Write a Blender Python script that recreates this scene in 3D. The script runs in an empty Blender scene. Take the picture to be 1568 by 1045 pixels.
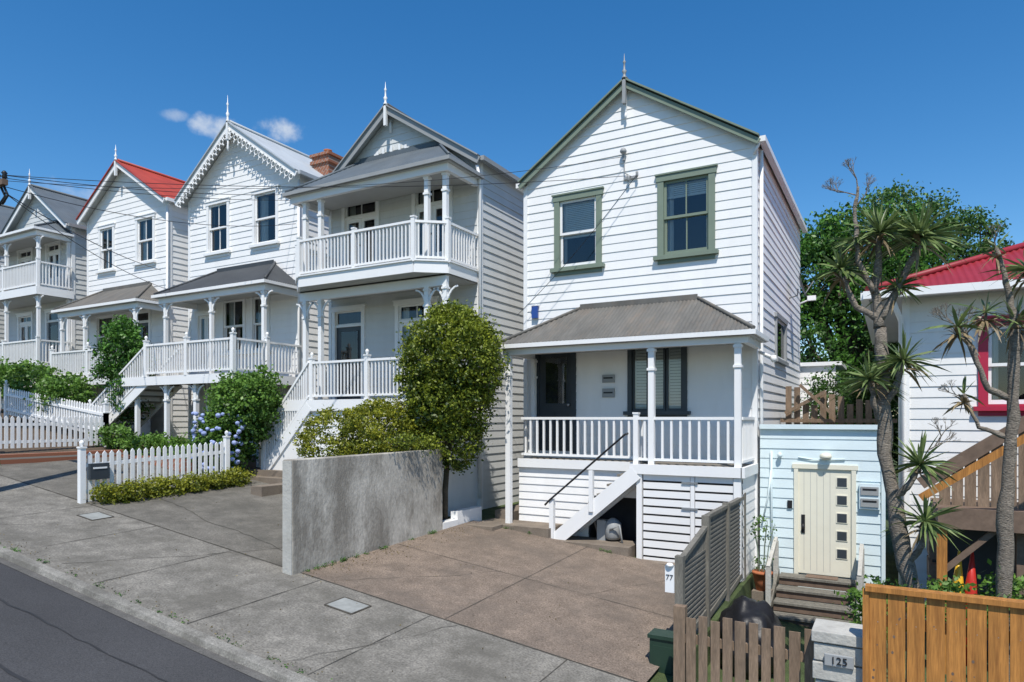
import bpy, math, random
from mathutils import Vector, Matrix, noise
import numpy as np
random.seed(7)
Z0=3.2
scene=bpy.context.scene

# ------------------------------------------------------------------ materials
def nodes_of(name):
    m=bpy.data.materials.new(name); m.use_nodes=True
    nt=m.node_tree; return m,nt,nt.nodes,nt.links,nt.nodes['Principled BSDF']
def mat(name,col,rough=.6,var=.12,scale=3.0,fine=0.0,fscale=60,bump=0.0,bscale=80,spec=.35,metal=0,dirt=0.0,dirtcol=(.2,.18,.15),stretch=(1,1,1),dr=(.5,.75),dscale=None):
    m,nt,N,L,b=nodes_of(name)
    tc=N.new('ShaderNodeTexCoord'); mp=N.new('ShaderNodeMapping'); mp.inputs['Scale'].default_value=stretch
    L.new(tc.outputs['Object'],mp.inputs['Vector'])
    n1=N.new('ShaderNodeTexNoise'); n1.inputs['Scale'].default_value=scale; n1.inputs['Detail'].default_value=3; n1.inputs['Roughness'].default_value=.65
    L.new(mp.outputs[0],n1.inputs['Vector'])
    cr=N.new('ShaderNodeValToRGB'); e=cr.color_ramp.elements
    e[0].position=.3; e[1].position=.7
    e[0].color=(*[c*(1-var) for c in col],1); e[1].color=(*[min(1,c*(1+var)) for c in col],1)
    L.new(n1.outputs['Fac'],cr.inputs['Fac']); out=cr.outputs['Color']
    if fine>0:
        n2=N.new('ShaderNodeTexNoise'); n2.inputs['Scale'].default_value=fscale; n2.inputs['Detail'].default_value=2
        L.new(mp.outputs[0],n2.inputs['Vector'])
        mr=N.new('ShaderNodeMapRange'); mr.inputs['From Min'].default_value=.3; mr.inputs['From Max'].default_value=.7
        mr.inputs['To Min'].default_value=1-fine; mr.inputs['To Max'].default_value=1+fine
        L.new(n2.outputs['Fac'],mr.inputs['Value'])
        vm=N.new('ShaderNodeVectorMath'); vm.operation='SCALE'; L.new(out,vm.inputs[0]); L.new(mr.outputs[0],vm.inputs['Scale']); out=vm.outputs[0]
    if dirt>0:
        n3=N.new('ShaderNodeTexNoise'); n3.inputs['Scale'].default_value=dscale or scale*.6; n3.inputs['Detail'].default_value=5; n3.inputs['Roughness'].default_value=.75
        L.new(mp.outputs[0],n3.inputs['Vector'])
        mr=N.new('ShaderNodeMapRange'); mr.inputs['From Min'].default_value=dr[0]; mr.inputs['From Max'].default_value=dr[1]; mr.inputs['To Max'].default_value=dirt
        L.new(n3.outputs['Fac'],mr.inputs['Value'])
        mx=N.new('ShaderNodeMix'); mx.data_type='RGBA'; L.new(mr.outputs[0],mx.inputs['Factor']); L.new(out,mx.inputs['A']); mx.inputs['B'].default_value=(*dirtcol,1)
        out=mx.outputs['Result']
    L.new(out,b.inputs['Base Color'])
    b.inputs['Roughness'].default_value=rough; b.inputs['Metallic'].default_value=metal
    b.inputs['Specular IOR Level'].default_value=spec
    if bump>0:
        n4=N.new('ShaderNodeTexNoise'); n4.inputs['Scale'].default_value=bscale; n4.inputs['Detail'].default_value=3
        L.new(mp.outputs[0],n4.inputs['Vector'])
        bp=N.new('ShaderNodeBump'); bp.inputs['Strength'].default_value=bump; bp.inputs['Distance'].default_value=.02
        L.new(n4.outputs['Fac'],bp.inputs['Height']); L.new(bp.outputs[0],b.inputs['Normal'])
    return m
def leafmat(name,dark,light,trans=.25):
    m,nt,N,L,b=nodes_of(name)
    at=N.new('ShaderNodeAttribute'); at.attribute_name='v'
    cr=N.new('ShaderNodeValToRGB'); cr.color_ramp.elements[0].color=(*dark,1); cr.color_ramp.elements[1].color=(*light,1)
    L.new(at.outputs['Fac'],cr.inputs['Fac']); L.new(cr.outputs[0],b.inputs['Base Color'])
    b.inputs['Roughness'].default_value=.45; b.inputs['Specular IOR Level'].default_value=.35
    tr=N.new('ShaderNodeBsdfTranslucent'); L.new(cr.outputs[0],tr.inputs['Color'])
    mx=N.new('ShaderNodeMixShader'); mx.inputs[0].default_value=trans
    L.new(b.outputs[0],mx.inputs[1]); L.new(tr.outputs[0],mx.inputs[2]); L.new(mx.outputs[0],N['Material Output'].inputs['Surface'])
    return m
def glassmat():
    m,nt,N,L,b=nodes_of('window_glass')
    t=N.new('ShaderNodeBsdfTransparent'); t.inputs[0].default_value=(.85,.89,.9,1)
    g=N.new('ShaderNodeBsdfGlossy'); g.inputs['Roughness'].default_value=.015
    n=N.new('ShaderNodeTexNoise'); n.inputs['Scale'].default_value=1.5
    bp=N.new('ShaderNodeBump'); bp.inputs['Strength'].default_value=.05; L.new(n.outputs[0],bp.inputs['Height']); L.new(bp.outputs[0],g.inputs['Normal'])
    f=N.new('ShaderNodeFresnel'); f.inputs['IOR'].default_value=1.5
    a=N.new('ShaderNodeMath'); a.operation='ADD'; a.inputs[1].default_value=.05; L.new(f.outputs[0],a.inputs[0])
    mx=N.new('ShaderNodeMixShader'); L.new(a.outputs[0],mx.inputs[0]); L.new(t.outputs[0],mx.inputs[1]); L.new(g.outputs[0],mx.inputs[2])
    L.new(mx.outputs[0],N['Material Output'].inputs['Surface']); return m
def brickmat(name,c1,c2,mort):
    m,nt,N,L,b=nodes_of(name)
    tc=N.new('ShaderNodeTexCoord'); mp=N.new('ShaderNodeMapping'); mp.inputs['Rotation'].default_value=(math.radians(90),0,math.radians(45))
    L.new(tc.outputs['Object'],mp.inputs[0])
    br=N.new('ShaderNodeTexBrick'); br.inputs['Scale'].default_value=1; br.inputs['Color1'].default_value=(*c1,1); br.inputs['Color2'].default_value=(*c2,1); br.inputs['Mortar'].default_value=(*mort,1)
    br.inputs['Brick Width'].default_value=.23; br.inputs['Row Height'].default_value=.085; br.inputs['Mortar Size'].default_value=.008
    L.new(mp.outputs[0],br.inputs[0]); L.new(br.outputs['Color'],b.inputs['Base Color']); b.inputs['Roughness'].default_value=.85
    return m
W_=mat('white_weatherboard_paint',(.82,.815,.80),.5,.03,1.2,dirt=.22,dirtcol=(.58,.565,.52),stretch=(1.5,1.5,.35),spec=.25,dscale=1.6,dr=(.48,.8))
W2=mat('offwhite_weatherboard_paint',(.77,.765,.745),.55,.04,1.4,dirt=.25,dirtcol=(.52,.51,.47),spec=.25,stretch=(1.5,1.5,.4))
W3=mat('pale_grey_weatherboard_paint',(.60,.61,.60),.55,.04,1.4,dirt=.3,dirtcol=(.42,.42,.4),spec=.25,stretch=(1.5,1.5,.4))
TRIM=mat('white_trim_paint',(.81,.81,.80),.4,.03,2,spec=.3,dirt=.15,dirtcol=(.6,.59,.55),dscale=4)
GREEN=mat('sage_green_trim_paint',(.19,.235,.18),.5,.06,3)
GREYT=mat('grey_barge_paint',(.30,.31,.31),.5,.06,3)
DARKF=mat('charcoal_joinery_paint',(.045,.055,.065),.35,.1,3)
DOORG=mat('grey_door_paint',(.05,.06,.07),.3,.1,3)
ROOFG=mat('weathered_grey_iron',(.125,.12,.108),.6,.2,2,dirt=.5,dirtcol=(.22,.165,.12),stretch=(2,.6,1))
ROOFD=mat('dark_grey_iron',(.055,.06,.065),.5,.15,2)
ROOFL=mat('pale_zinc_iron',(.42,.45,.47),.4,.1,1.5,dirt=.3,dirtcol=(.3,.3,.29))
ROOFM=mat('mid_grey_iron',(.10,.12,.135),.5,.15,2,dirt=.3,dirtcol=(.17,.16,.14))
ROOFR=mat('red_painted_iron',(.36,.05,.03),.5,.15,2,dirt=.4,dirtcol=(.28,.08,.05))
ROOFR2=mat('crimson_painted_iron',(.28,.022,.03),.5,.12,2,dirt=.4,dirtcol=(.2,.03,.035))
REDTR=mat('crimson_trim_paint',(.42,.025,.06),.4,.08,2)
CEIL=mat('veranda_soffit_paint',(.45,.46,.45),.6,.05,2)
DECK=mat('timber_decking',(.20,.18,.15),.8,.2,6)
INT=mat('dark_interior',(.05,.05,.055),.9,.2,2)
CURT=mat('curtain_cloth',(.7,.7,.67),.9,.06,4)
BLIND=mat('white_blind',(.82,.82,.78),.6,.03,4)
GL=glassmat()
CONC=mat('footpath_concrete',(.195,.183,.158),.9,.24,3.5,fine=.34,fscale=42,bump=.35,bscale=120,dirt=.7,dirtcol=(.105,.098,.082),dr=(.44,.62),dscale=1.1)
KERB=mat('kerb_concrete',(.23,.22,.195),.9,.25,3,fine=.3,bump=.3,dirt=.7,dirtcol=(.10,.095,.08),dr=(.45,.62))
GUTT=mat('gutter_concrete',(.12,.115,.105),.9,.25,3,fine=.3,bump=.3,dirt=.6,dirtcol=(.07,.068,.06))
AGG=mat('brown_exposed_aggregate',(.205,.160,.124),.9,.2,3.0,fine=.42,fscale=50,bump=.5,bscale=110,dirt=.65,dirtcol=(.122,.102,.084),dr=(.44,.66),dscale=.8)
ASPH=mat('road_asphalt',(.056,.056,.058),.85,.14,.7,fine=.35,fscale=70,bump=.4,bscale=150,dirt=.4,dirtcol=(.04,.04,.042),dscale=.5)
ASPH2=mat('driveway_asphalt',(.15,.14,.12),.9,.22,3.0,fine=.3,fscale=50,bump=.4,bscale=130,dirt=.7,dirtcol=(.08,.076,.064),dr=(.44,.64),dscale=.8)
JOINT=mat('dark_joint',(.075,.068,.056),.9,.3,8)
RENDERW=mat('weathered_render',(.47,.44,.385),.9,.2,1.3,fine=.12,fscale=22,bump=.35,bscale=35,dirt=.85,dirtcol=(.20,.18,.15),stretch=(1,1,.5),dr=(.43,.62),dscale=1.5)
RENDERE=mat('pale_render',(.46,.45,.41),.9,.12,2,bump=.4,bscale=30,dirt=.6,dirtcol=(.26,.245,.215),dscale=3)
STEP=mat('brown_concrete_steps',(.20,.165,.13),.9,.2,3,fine=.2,bump=.3,dirt=.4,dirtcol=(.1,.09,.075))
SOIL=mat('garden_soil',(.09,.065,.045),.95,.3,4,fine=.3,bump=.8,bscale=20)
GRASS=mat('grass',(.06,.085,.03),.9,.35,2,fine=.4,fscale=90,bump=.9,bscale=60)
PALEB=mat('pale_blue_paint',(.66,.765,.79),.5,.03,2,dirt=.2,dirtcol=(.48,.54,.54))
CREAM=mat('cream_door_paint',(.76,.73,.60),.45,.03,2,dirt=.2,dirtcol=(.6,.55,.42))
BLACKM=mat('black_metal',(.02,.02,.022),.4,.1,5)
GALV=mat('galvanised_metal',(.35,.36,.37),.4,.1,5,metal=.6)
TNEW=mat('new_pine_timber',(.40,.175,.042),.65,.3,3,fine=.18,fscale=16,stretch=(7,7,.5),dirt=.6,dirtcol=(.20,.075,.018),dscale=2.2,dr=(.48,.68))
TOLD=mat('weathered_timber',(.21,.148,.10),.85,.28,3,fine=.2,fscale=20,stretch=(6,6,.7),dirt=.5,dirtcol=(.12,.095,.075))
TGREY=mat('grey_weathered_timber',(.17,.16,.135),.9,.25,3,fine=.2,fscale=20,stretch=(5,5,1),dirt=.4,dirtcol=(.1,.1,.09))
TBRN=mat('brown_stained_timber',(.16,.11,.08),.8,.2,3,stretch=(3,3,3))
BARK=mat('cordyline_bark',(.21,.18,.145),.95,.3,9,fine=.35,fscale=40,bump=.9,bscale=45,dirt=.5,dirtcol=(.1,.085,.07),stretch=(1,1,2.2))
BARKD=mat('dark_bark',(.08,.065,.045),.95,.3,6,bump=.7,bscale=30)
BRICK=brickmat('red_brick',(.33,.12,.06),(.24,.09,.05),(.3,.27,.23))
TERRA=mat('terracotta',(.42,.14,.06),.8,.1,6)
TARP=mat('black_tarpaulin',(.012,.012,.014),.45,.2,5,bump=.5,bscale=9)
GREENB=mat('green_cabinet_paint',(.02,.045,.03),.5,.1,4)
YEL=mat('yellow_plastic',(.7,.42,.03),.4,.05,3); REDP=mat('red_plastic',(.5,.03,.02),.4,.05,3); BLUEP=mat('blue_sign_enamel',(.03,.08,.3),.4,.05,3)
HYD=mat('hydrangea_petals',(.33,.40,.66),.7,.3,9,fine=.3,fscale=70,bump=.9,bscale=60)
PLATE=mat('grey_lid',(.28,.29,.275),.7,.15,6,dirt=.5,dirtcol=(.17,.17,.15))
TARL=mat('bitumen_seal',(.033,.033,.034),.6,.2,6)
L_TREE=leafmat('dense_tree_leaves',(.012,.045,.010),(.12,.28,.04))
L_JAC=leafmat('feathery_leaves',(.03,.08,.02),(.17,.31,.07))
L_DARK=leafmat('background_leaves',(.015,.045,.012),(.09,.19,.035))
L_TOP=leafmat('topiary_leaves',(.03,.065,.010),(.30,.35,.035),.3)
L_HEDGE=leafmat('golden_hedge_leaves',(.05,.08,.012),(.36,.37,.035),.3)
L_LIGHT=leafmat('hydrangea_leaves',(.035,.09,.015),(.18,.33,.055),.3)
L_CORD=leafmat('cordyline_leaves',(.045,.08,.025),(.22,.29,.10),.2)
L_DEAD=leafmat('dry_cordyline_leaves',(.12,.09,.05),(.30,.23,.13),.1)
L_LITT=leafmat('fallen_leaves',(.06,.045,.02),(.22,.17,.06),.1)

# ------------------------------------------------------------------ mesh builder
def empty(name):
    e=bpy.data.objects.new(name,None); e.empty_display_size=.3; scene.collection.objects.link(e); return e
class M:
    def __init__(s): s.v=[];s.f=[];s.m=[];s.mi=[];s.sm=[]
    def mid(s,mt):
        if mt not in s.m: s.m.append(mt)
        return s.m.index(mt)
    def poly(s,pts,mt,smooth=False):
        b=len(s.v); s.v.extend([tuple(p) for p in pts]); s.f.append(tuple(range(b,b+len(pts)))); s.mi.append(s.mid(mt)); s.sm.append(smooth)
    def box(s,x0,x1,y0,y1,z0,z1,mt):
        if x0>x1:x0,x1=x1,x0
        if y0>y1:y0,y1=y1,y0
        if z0>z1:z0,z1=z1,z0
        b=len(s.v); s.v.extend([(x0,y0,z0),(x1,y0,z0),(x1,y1,z0),(x0,y1,z0),(x0,y0,z1),(x1,y0,z1),(x1,y1,z1),(x0,y1,z1)])
        k=s.mid(mt)
        for f in ((0,3,2,1),(4,5,6,7),(0,1,5,4),(1,2,6,5),(2,3,7,6),(3,0,4,7)):
            s.f.append(tuple(b+i for i in f)); s.mi.append(k); s.sm.append(False)
    def beam(s,p,q,w,h,mt):
        p=Vector(p);q=Vector(q);d=(q-p).normalized()
        side=d.cross(Vector((0,0,1)))
        if side.length<1e-3: side=Vector((1,0,0))
        side.normalize(); up=side.cross(d); a=side*w/2; u=up*h/2
        b=len(s.v); s.v.extend([tuple(x) for x in (p-a-u,p+a-u,p+a+u,p-a+u,q-a-u,q+a-u,q+a+u,q-a+u)])
        k=s.mid(mt)
        for f in ((0,1,2,3),(7,6,5,4),(0,4,5,1),(1,5,6,2),(2,6,7,3),(3,7,4,0)):
            s.f.append(tuple(b+i for i in f)); s.mi.append(k); s.sm.append(False)
    def tube(s,pts,rad,n,mt,cap=True):
        pts=[Vector(p) for p in pts]
        if not hasattr(rad,'__len__'): rad=[rad]*len(pts)
        k=s.mid(mt); b=len(s.v)
        ref=None
        for i,p in enumerate(pts):
            d=(pts[min(i+1,len(pts)-1)]-pts[max(i-1,0)]).normalized()
            if ref is None:
                ref=d.cross(Vector((.3,.95,.1)));
                if ref.length<.05: ref=d.cross(Vector((1,0,0)))
            ref=(ref-d*ref.dot(d)).normalized(); o=d.cross(ref)
            for j in range(n):
                a=2*math.pi*j/n; s.v.append(tuple(p+(ref*math.cos(a)+o*math.sin(a))*rad[i]))
        for i in range(len(pts)-1):
            for j in range(n):
                s.f.append((b+i*n+j,b+i*n+(j+1)%n,b+(i+1)*n+(j+1)%n,b+(i+1)*n+j)); s.mi.append(k); s.sm.append(n>5)
        if cap:
            s.f.append(tuple(b+j for j in range(n))[::-1]); s.mi.append(k); s.sm.append(False)
            e=b+(len(pts)-1)*n; s.f.append(tuple(e+j for j in range(n))); s.mi.append(k); s.sm.append(False)
    def lathe(s,c,prof,n,mt):
        s.tube([(c[0],c[1],c[2]+z) for r,z in prof],[max(r,.001) for r,z in prof],n,mt)
    def obj(s,name,parent=None):
        me=bpy.data.meshes.new(name); me.from_pydata(s.v,[],s.f)
        for mt in s.m: me.materials.append(mt)
        me.polygons.foreach_set('material_index',s.mi); me.polygons.foreach_set('use_smooth',s.sm); me.update()
        o=bpy.data.objects.new(name,me); scene.collection.objects.link(o)
        if parent: o.parent=parent
        return o

srr=random.Random(77)
def siding(m,P0,P1,z0,z1,n,mt,pitch=.178,t=.013,clip=None,holes=()):
    P0=Vector((P0[0],P0[1],0));P1=Vector((P1[0],P1[1],0));L=(P1-P0).length;d=(P1-P0)/L;n=Vector((n[0],n[1],0))
    zb=z0; t0=t
    while zb<z1-1e-4:
        zt=min(zb+pitch,z1); t=t0*srr.uniform(.8,1.25)
        br=sorted(set([zb,zt]+[h for H in holes for h in (H[2],H[3]) if zb<h<zt]))
        for a,b in zip(br,br[1:]):
            mid=(a+b)/2; iv=[(0,L)]
            for H in holes:
                if H[2]<mid<H[3]:
                    ni=[]
                    for lo,hi in iv:
                        if H[1]<=lo or H[0]>=hi: ni.append((lo,hi)); continue
                        if H[0]>lo: ni.append((lo,H[0]))
                        if H[1]<hi: ni.append((H[1],hi))
                    iv=ni
            oa=t*(1-(a-zb)/pitch)+.003; ob=t*(1-(b-zb)/pitch)+.003
            for lo,hi in iv:
                la,ha,lb,hb=lo,hi,lo,hi
                if clip:
                    c=clip(a);la=max(lo,c[0]);ha=min(hi,c[1]); c=clip(b);lb=max(lo,c[0]);hb=min(hi,c[1])
                    if ha<=la: continue
                    if hb<lb: lb=hb=(lb+hb)/2
                A=P0+d*la+n*oa;B=P0+d*ha+n*oa;C=P0+d*hb+n*ob;D=P0+d*lb+n*ob
                A.z=B.z=a;C.z=D.z=b
                m.poly([A,B,C,D],mt)
                if a==zb:
                    E=P0+d*la;F=P0+d*ha;E.z=F.z=a
                    m.poly([E,F,B,A],mt)
        zb=zt

def corr(m,A,B,U,mt,frac=lambda s:(0,1),pitch=.076,amp=.009,seg=4):
    A=Vector(A);B=Vector(B);U=Vector(U);L=(B-A).length;d=(B-A)/L
    n=d.cross(U).normalized()
    if n.z<0:n=-n
    N=max(2,int(L/pitch*seg)); k=m.mid(mt); base=len(m.v)
    for i in range(N+1):
        s=L*i/N; f0,f1=frac(s); o=n*amp*math.sin(2*math.pi*s/pitch)
        m.v.append(tuple(A+d*s+U*f0+o)); m.v.append(tuple(A+d*s+U*f1+o))
    for i in range(N):
        a=base+2*i; m.f.append((a,a+2,a+3,a+1)); m.mi.append(k); m.sm.append(True)

def rail(m,p,q,h,mt,sp=.105,bs=.022,top=(.07,.05),bot=.08,newel=None):
    p=Vector(p);q=Vector(q);up=Vector((0,0,1))
    m.beam(p+up*(h-.02),q+up*(h-.02),top[0],top[1],mt)
    m.beam(p+up*(bot+.02),q+up*(bot+.02),.05,.045,mt)
    L=(q-p).length; n=max(2,int(L/sp))
    for i in range(1,n):
        x=p+(q-p)*i/n
        m.box(x.x-bs/2,x.x+bs/2,x.y-bs/2,x.y+bs/2,x.z+bot+.03,x.z+h-.04,mt)
def newel(m,x,y,z0,z1,mt,s=.1,knob=True):
    m.box(x-s/2,x+s/2,y-s/2,y+s/2,z0,z1,mt)
    m.box(x-s*.62,x+s*.62,y-s*.62,y+s*.62,z1-.001,z1+.03,mt)
    if knob: m.lathe((x,y,z1+.03),[(.02,0),(.025,.02),(.045,.06),(.04,.09),(.012,.12)],8,mt)
def post(m,x,y,z0,z1,mt,s=.1,bracket=True,ax='x'):
    m.box(x-s/2,x+s/2,y-s/2,y+s/2,z0,z1,mt)
    for zz in (z1-.42,z1-.08): m.box(x-s*.68,x+s*.68,y-s*.68,y+s*.68,zz,zz+.045,mt)
    if bracket:
        for sg in (-1,1):
            pts=[]
            for i in range(6):
                a=math.pi/2*i/5; pts.append((x+sg*(s/2+.26*(1-math.cos(a))),y,z1-.40+.36*math.sin(a)))
            for a,b in zip(pts,pts[1:]): m.beam(a,b,.03,.035,mt)
            m.beam((x+sg*(s/2+.1),y,z1-.1),(x+sg*(s/2),y,z1-.24),.02,.03,mt)

# ---------------------------------------------------------------- openings
def hole_of(w,x0):
    c=w.get('c',.1); return (w['x'][0]+c-x0,w['x'][1]-c-x0,w['z'][0]+c*.5,w['z'][1]-c)
def opening(parent,w,y,name):
    m=M(); xl,xr=w['x']; zb,zt=w['z']; c=w.get('c',.1); tr=w.get('trim',TRIM); sa=w.get('sash',TRIM)
    m.box(xl,xl+c,y-.05,y+.03,zb,zt-c,tr); m.box(xr-c,xr,y-.05,y+.03,zb,zt-c,tr)
    m.box(xl-.03,xr+.03,y-.06,y+.03,zt-c,zt,tr); m.box(xl-.05,xr+.05,y-.08,y+.02,zt,zt+.03,tr)
    k=w.get('kind','sash')
    a,b,z0,z1=xl+c,xr-c,zb+c*.5,zt-c
    if k!='door' and k!='french': m.box(xl-.07,xr+.07,y-.11,y+.03,zb-.04,zb+.03,tr); m.box(xl,xr,y-.04,y+.03,zb-.12,zb-.042,tr); m.box(a,b,y-.04,y+.03,zb+.03,z0,tr)
    D=1.3
    for P in ([(a-.2,y+D,z0-.2),(b+.2,y+D,z0-.2),(b+.2,y+D,z1+.2),(a-.2,y+D,z1+.2)],
              [(a-.2,y+.02,z0-.2),(a-.2,y+D,z0-.2),(a-.2,y+D,z1+.2),(a-.2,y+.02,z1+.2)],
              [(b+.2,y+.02,z0-.2),(b+.2,y+D,z0-.2),(b+.2,y+D,z1+.2),(b+.2,y+.02,z1+.2)],
              [(a-.2,y+.02,z0-.2),(b+.2,y+.02,z0-.2),(b+.2,y+D,z0-.2),(a-.2,y+D,z0-.2)],
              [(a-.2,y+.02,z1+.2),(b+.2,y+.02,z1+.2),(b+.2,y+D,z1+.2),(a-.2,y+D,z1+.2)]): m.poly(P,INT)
    def frame(x0,x1,q0,q1,yy,s=.05,mun=False,bot=None,th=.035):
        bt=bot or s
        m.box(x0,x0+s,yy,yy+th,q0,q1,sa); m.box(x1-s,x1,yy,yy+th,q0,q1,sa)
        m.box(x0+s,x1-s,yy+.001,yy+th-.001,q1-s,q1,sa); m.box(x0+s,x1-s,yy+.001,yy+th-.001,q0,q0+bt,sa)
        if mun: m.box((x0+x1)/2-.012,(x0+x1)/2+.012,yy+.004,yy+th-.004,q0+bt,q1-s,sa)
        m.poly([(x0+s,yy+.018,q0+bt),(x1-s,yy+.018,q0+bt),(x1-s,yy+.018,q1-s),(x0+s,yy+.018,q1-s)],GL)
    if k=='sash':
        zm=(z0+z1)/2
        frame(a,b,zm-.02,z1,y+.0,mun=w.get('mun',False)); frame(a,b,z0,zm+.02,y+.037,mun=w.get('mun',False),bot=.07)
    elif k=='triple':
        W=b-a
        for i in range(3):
            x0,x1=a+W*i/3+(.01 if i else 0),a+W*(i+1)/3-(.01 if i<2 else 0); frame(x0,x1,z0,z1,y+.01,s=.04)
            for q in (x0+.03,x1-.055): m.box(q,q+.025,y+.06,y+.09,z0,z1,BLIND)
            zz=z1-.05
            while zz>z0+.05:
                m.poly([(x0+.055,y+.085,zz),(x1-.055,y+.085,zz),(x1-.055,y+.06,zz-.055),(x0+.055,y+.06,zz-.055)],BLIND); zz-=.06
    elif k=='french':
        tz=z1-w.get('transom',.42); md=(a+b)/2
        if w.get('transom',.42)>.05:
            m.box(a,b,y-.02,y+.05,tz,tz+.06,tr); frame(a,b,tz+.06,z1,y+.01,s=.04,mun=True)
        else: tz=z1
        frame(a,md-.004,z0-.03,tz,y+.01,s=.085,bot=.55,th=.045); frame(md+.004,b,z0-.03,tz,y+.01,s=.085,bot=.55,th=.045)
        m.box(md-.1,md-.03,y-.03,y+.01,z0+.95,z0+.99,GALV)
    elif k=='door':
        tz=z1-w.get('transom',.35)
        if w.get('transom',.35)>.05:
            m.box(a,b,y-.02,y+.05,tz,tz+.05,tr); frame(a,b,tz+.05,z1,y+.01,s=.035)
        else: tz=z1
        dm=w.get('door',DOORG)
        m.box(a,b,y+.02,y+.06,z0-.05,tz,dm)
        W=b-a; H=tz-z0
        m.box(a+W*.18,b-W*.18,y+.008,y+.018,z0+H*.48,tz-.12,GL); m.box(a+W*.18,b-W*.18,y+.0185,y+.0195,z0+H*.48,tz-.12,INT)
        for q in (a+W*.15,b-W*.18): m.box(q,q+W*.03,y+.0,y+.02,z0+H*.46,tz-.1,dm)
        m.box(a+W*.18,b-W*.18,y+.0,y+.02,z0+H*.46,z0+H*.48,dm)
        for q in (a+W*.15,a+W*.54): m.box(q,q+W*.3,y+.008,y+.02,z0+.15,z0+H*.38,dm)
        m.lathe((b-.09,y-.015,z0+.95),[(.005,0),(.03,.01),(.03,.05),(.005,.06)],8,GALV)
    bl=w.get('blind')
    if bl:
        zz=z1
        while zz>z1-(z1-z0)*bl:
            m.poly([(a,y+.105,zz),(b,y+.105,zz),(b,y+.092,zz-.036),(a,y+.092,zz-.036)],BLIND); zz-=.038
        m.box(a,b,y+.088,y+.108,zz-.02,zz+.005,BLIND)
    cu=w.get('curt')
    if cu:
        def cur(x0,x1):
            n=max(6,int((x1-x0)/.025)); base=len(m.v); kk=m.mid(CURT)
            for i in range(n+1):
                x=x0+(x1-x0)*i/n; yy=y+.16+.03*math.sin(i*1.3)
                m.v.append((x,yy,z0-.1)); m.v.append((x,yy,z1+.1))
            for i in range(n): q=base+2*i; m.f.append((q,q+2,q+3,q+1)); m.mi.append(kk); m.sm.append(True)
        W=b-a; cur(a,a+W*cu[0])
        if cu[1]>0: cur(b-W*cu[1],b)
    m.obj(name,parent)

def finial(m,x,y,z,h,mt):
    m.box(x-.035,x+.035,y-.035,y+.035,z-.45,z+.05,mt)
    m.lathe((x,y,z+.05),[(.05,0),(.05,.03),(.025,.05),(.03,.12*h/.6),(.05,.18*h/.6),(.02,.22*h/.6),(.018,.36*h/.6),(.035,.4*h/.6),(.012,.44*h/.6),(.003,h)],8,mt)

def house(name,xl,xr,y,yb,zg,ze,za,xa=None,wall=W_,roof=ROOFD,barge=TRIM,opens=(),over=.14,bargeh=.17,vp=.15,gut=TRIM,fin=.55,fmat=TRIM,sideholes=(),bw=.035):
    e=empty(name); xa=xa if xa is not None else (xl+xr)/2
    m=M(); holes=[hole_of(w,xl) for w in opens]
    def clip(z):
        if z<=ze: return (0,xr-xl)
        f=(z-ze)/(za-ze); return ((xa-xl)*f,(xr-xl)-(xr-xa)*f)
    siding(m,(xl,y),(xr,y),zg,za-.06,(0,-1),wall,clip=clip,holes=holes)
    siding(m,(xr,y),(xr,yb),zg,ze,(1,0),wall,holes=sideholes,t=.017)
    siding(m,(xl,yb),(xl,y),zg,ze,(-1,0),wall)
    m.poly([(xl,yb,zg),(xr,yb,zg),(xr,yb,ze),(xa,yb,za),(xl,yb,ze)],wall)
    for cx in (xl,xr):
        sg=1 if cx==xr else -1
        m.box(cx-.06 if sg>0 else cx-.03,cx+.03 if sg>0 else cx+.06,y-.03,y+.0,zg,ze-.05,TRIM)
        m.box(cx if sg>0 else cx-.028,cx+.028 if sg>0 else cx,y+.001,y+.09,zg,ze-.05,TRIM)
    m.obj('weatherboard_walls',e)
    r=M()
    for sg,xe in ((-1,xl),(1,xr)):
        slope=(za-ze)/abs(xa-xe); xo=xe+sg*over; zo=ze-slope*over
        corr(r,(xo,y-vp,zo+.06),(xo,yb+.1,zo+.06),(xa-xo,0,za-zo),roof)
        r.poly([(xo,y-vp,zo+.03),(xo,yb+.1,zo+.03),(xa,yb+.1,za+.03),(xa,y-vp,za+.03)],CEIL)
        r.beam((xo,y-vp-.02,zo-.04),(xa,y-vp-.02,za-.04),bw,bargeh,barge)
        r.beam((xo,y-vp-.03,zo+.07),(xa,y-vp-.03,za+.07),.11,.03,roof if barge is TRIM else barge)
        r.beam((xo+sg*.05,y-vp+.02,zo+.02),(xo+sg*.05,yb+.1,zo+.02),.11,.10,gut)
    r.tube([(xa,y-vp,za+.09),(xa,yb+.1,za+.09)],.05,8,roof)
    if fin: finial(r,xa,y-vp-.05,za+.02,fin,fmat)
    r.obj('gable_roof',e)
    for i,w in enumerate(opens): opening(e,w,y,w.get('name','window')+'_%d'%(i+1))
    return e

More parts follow.
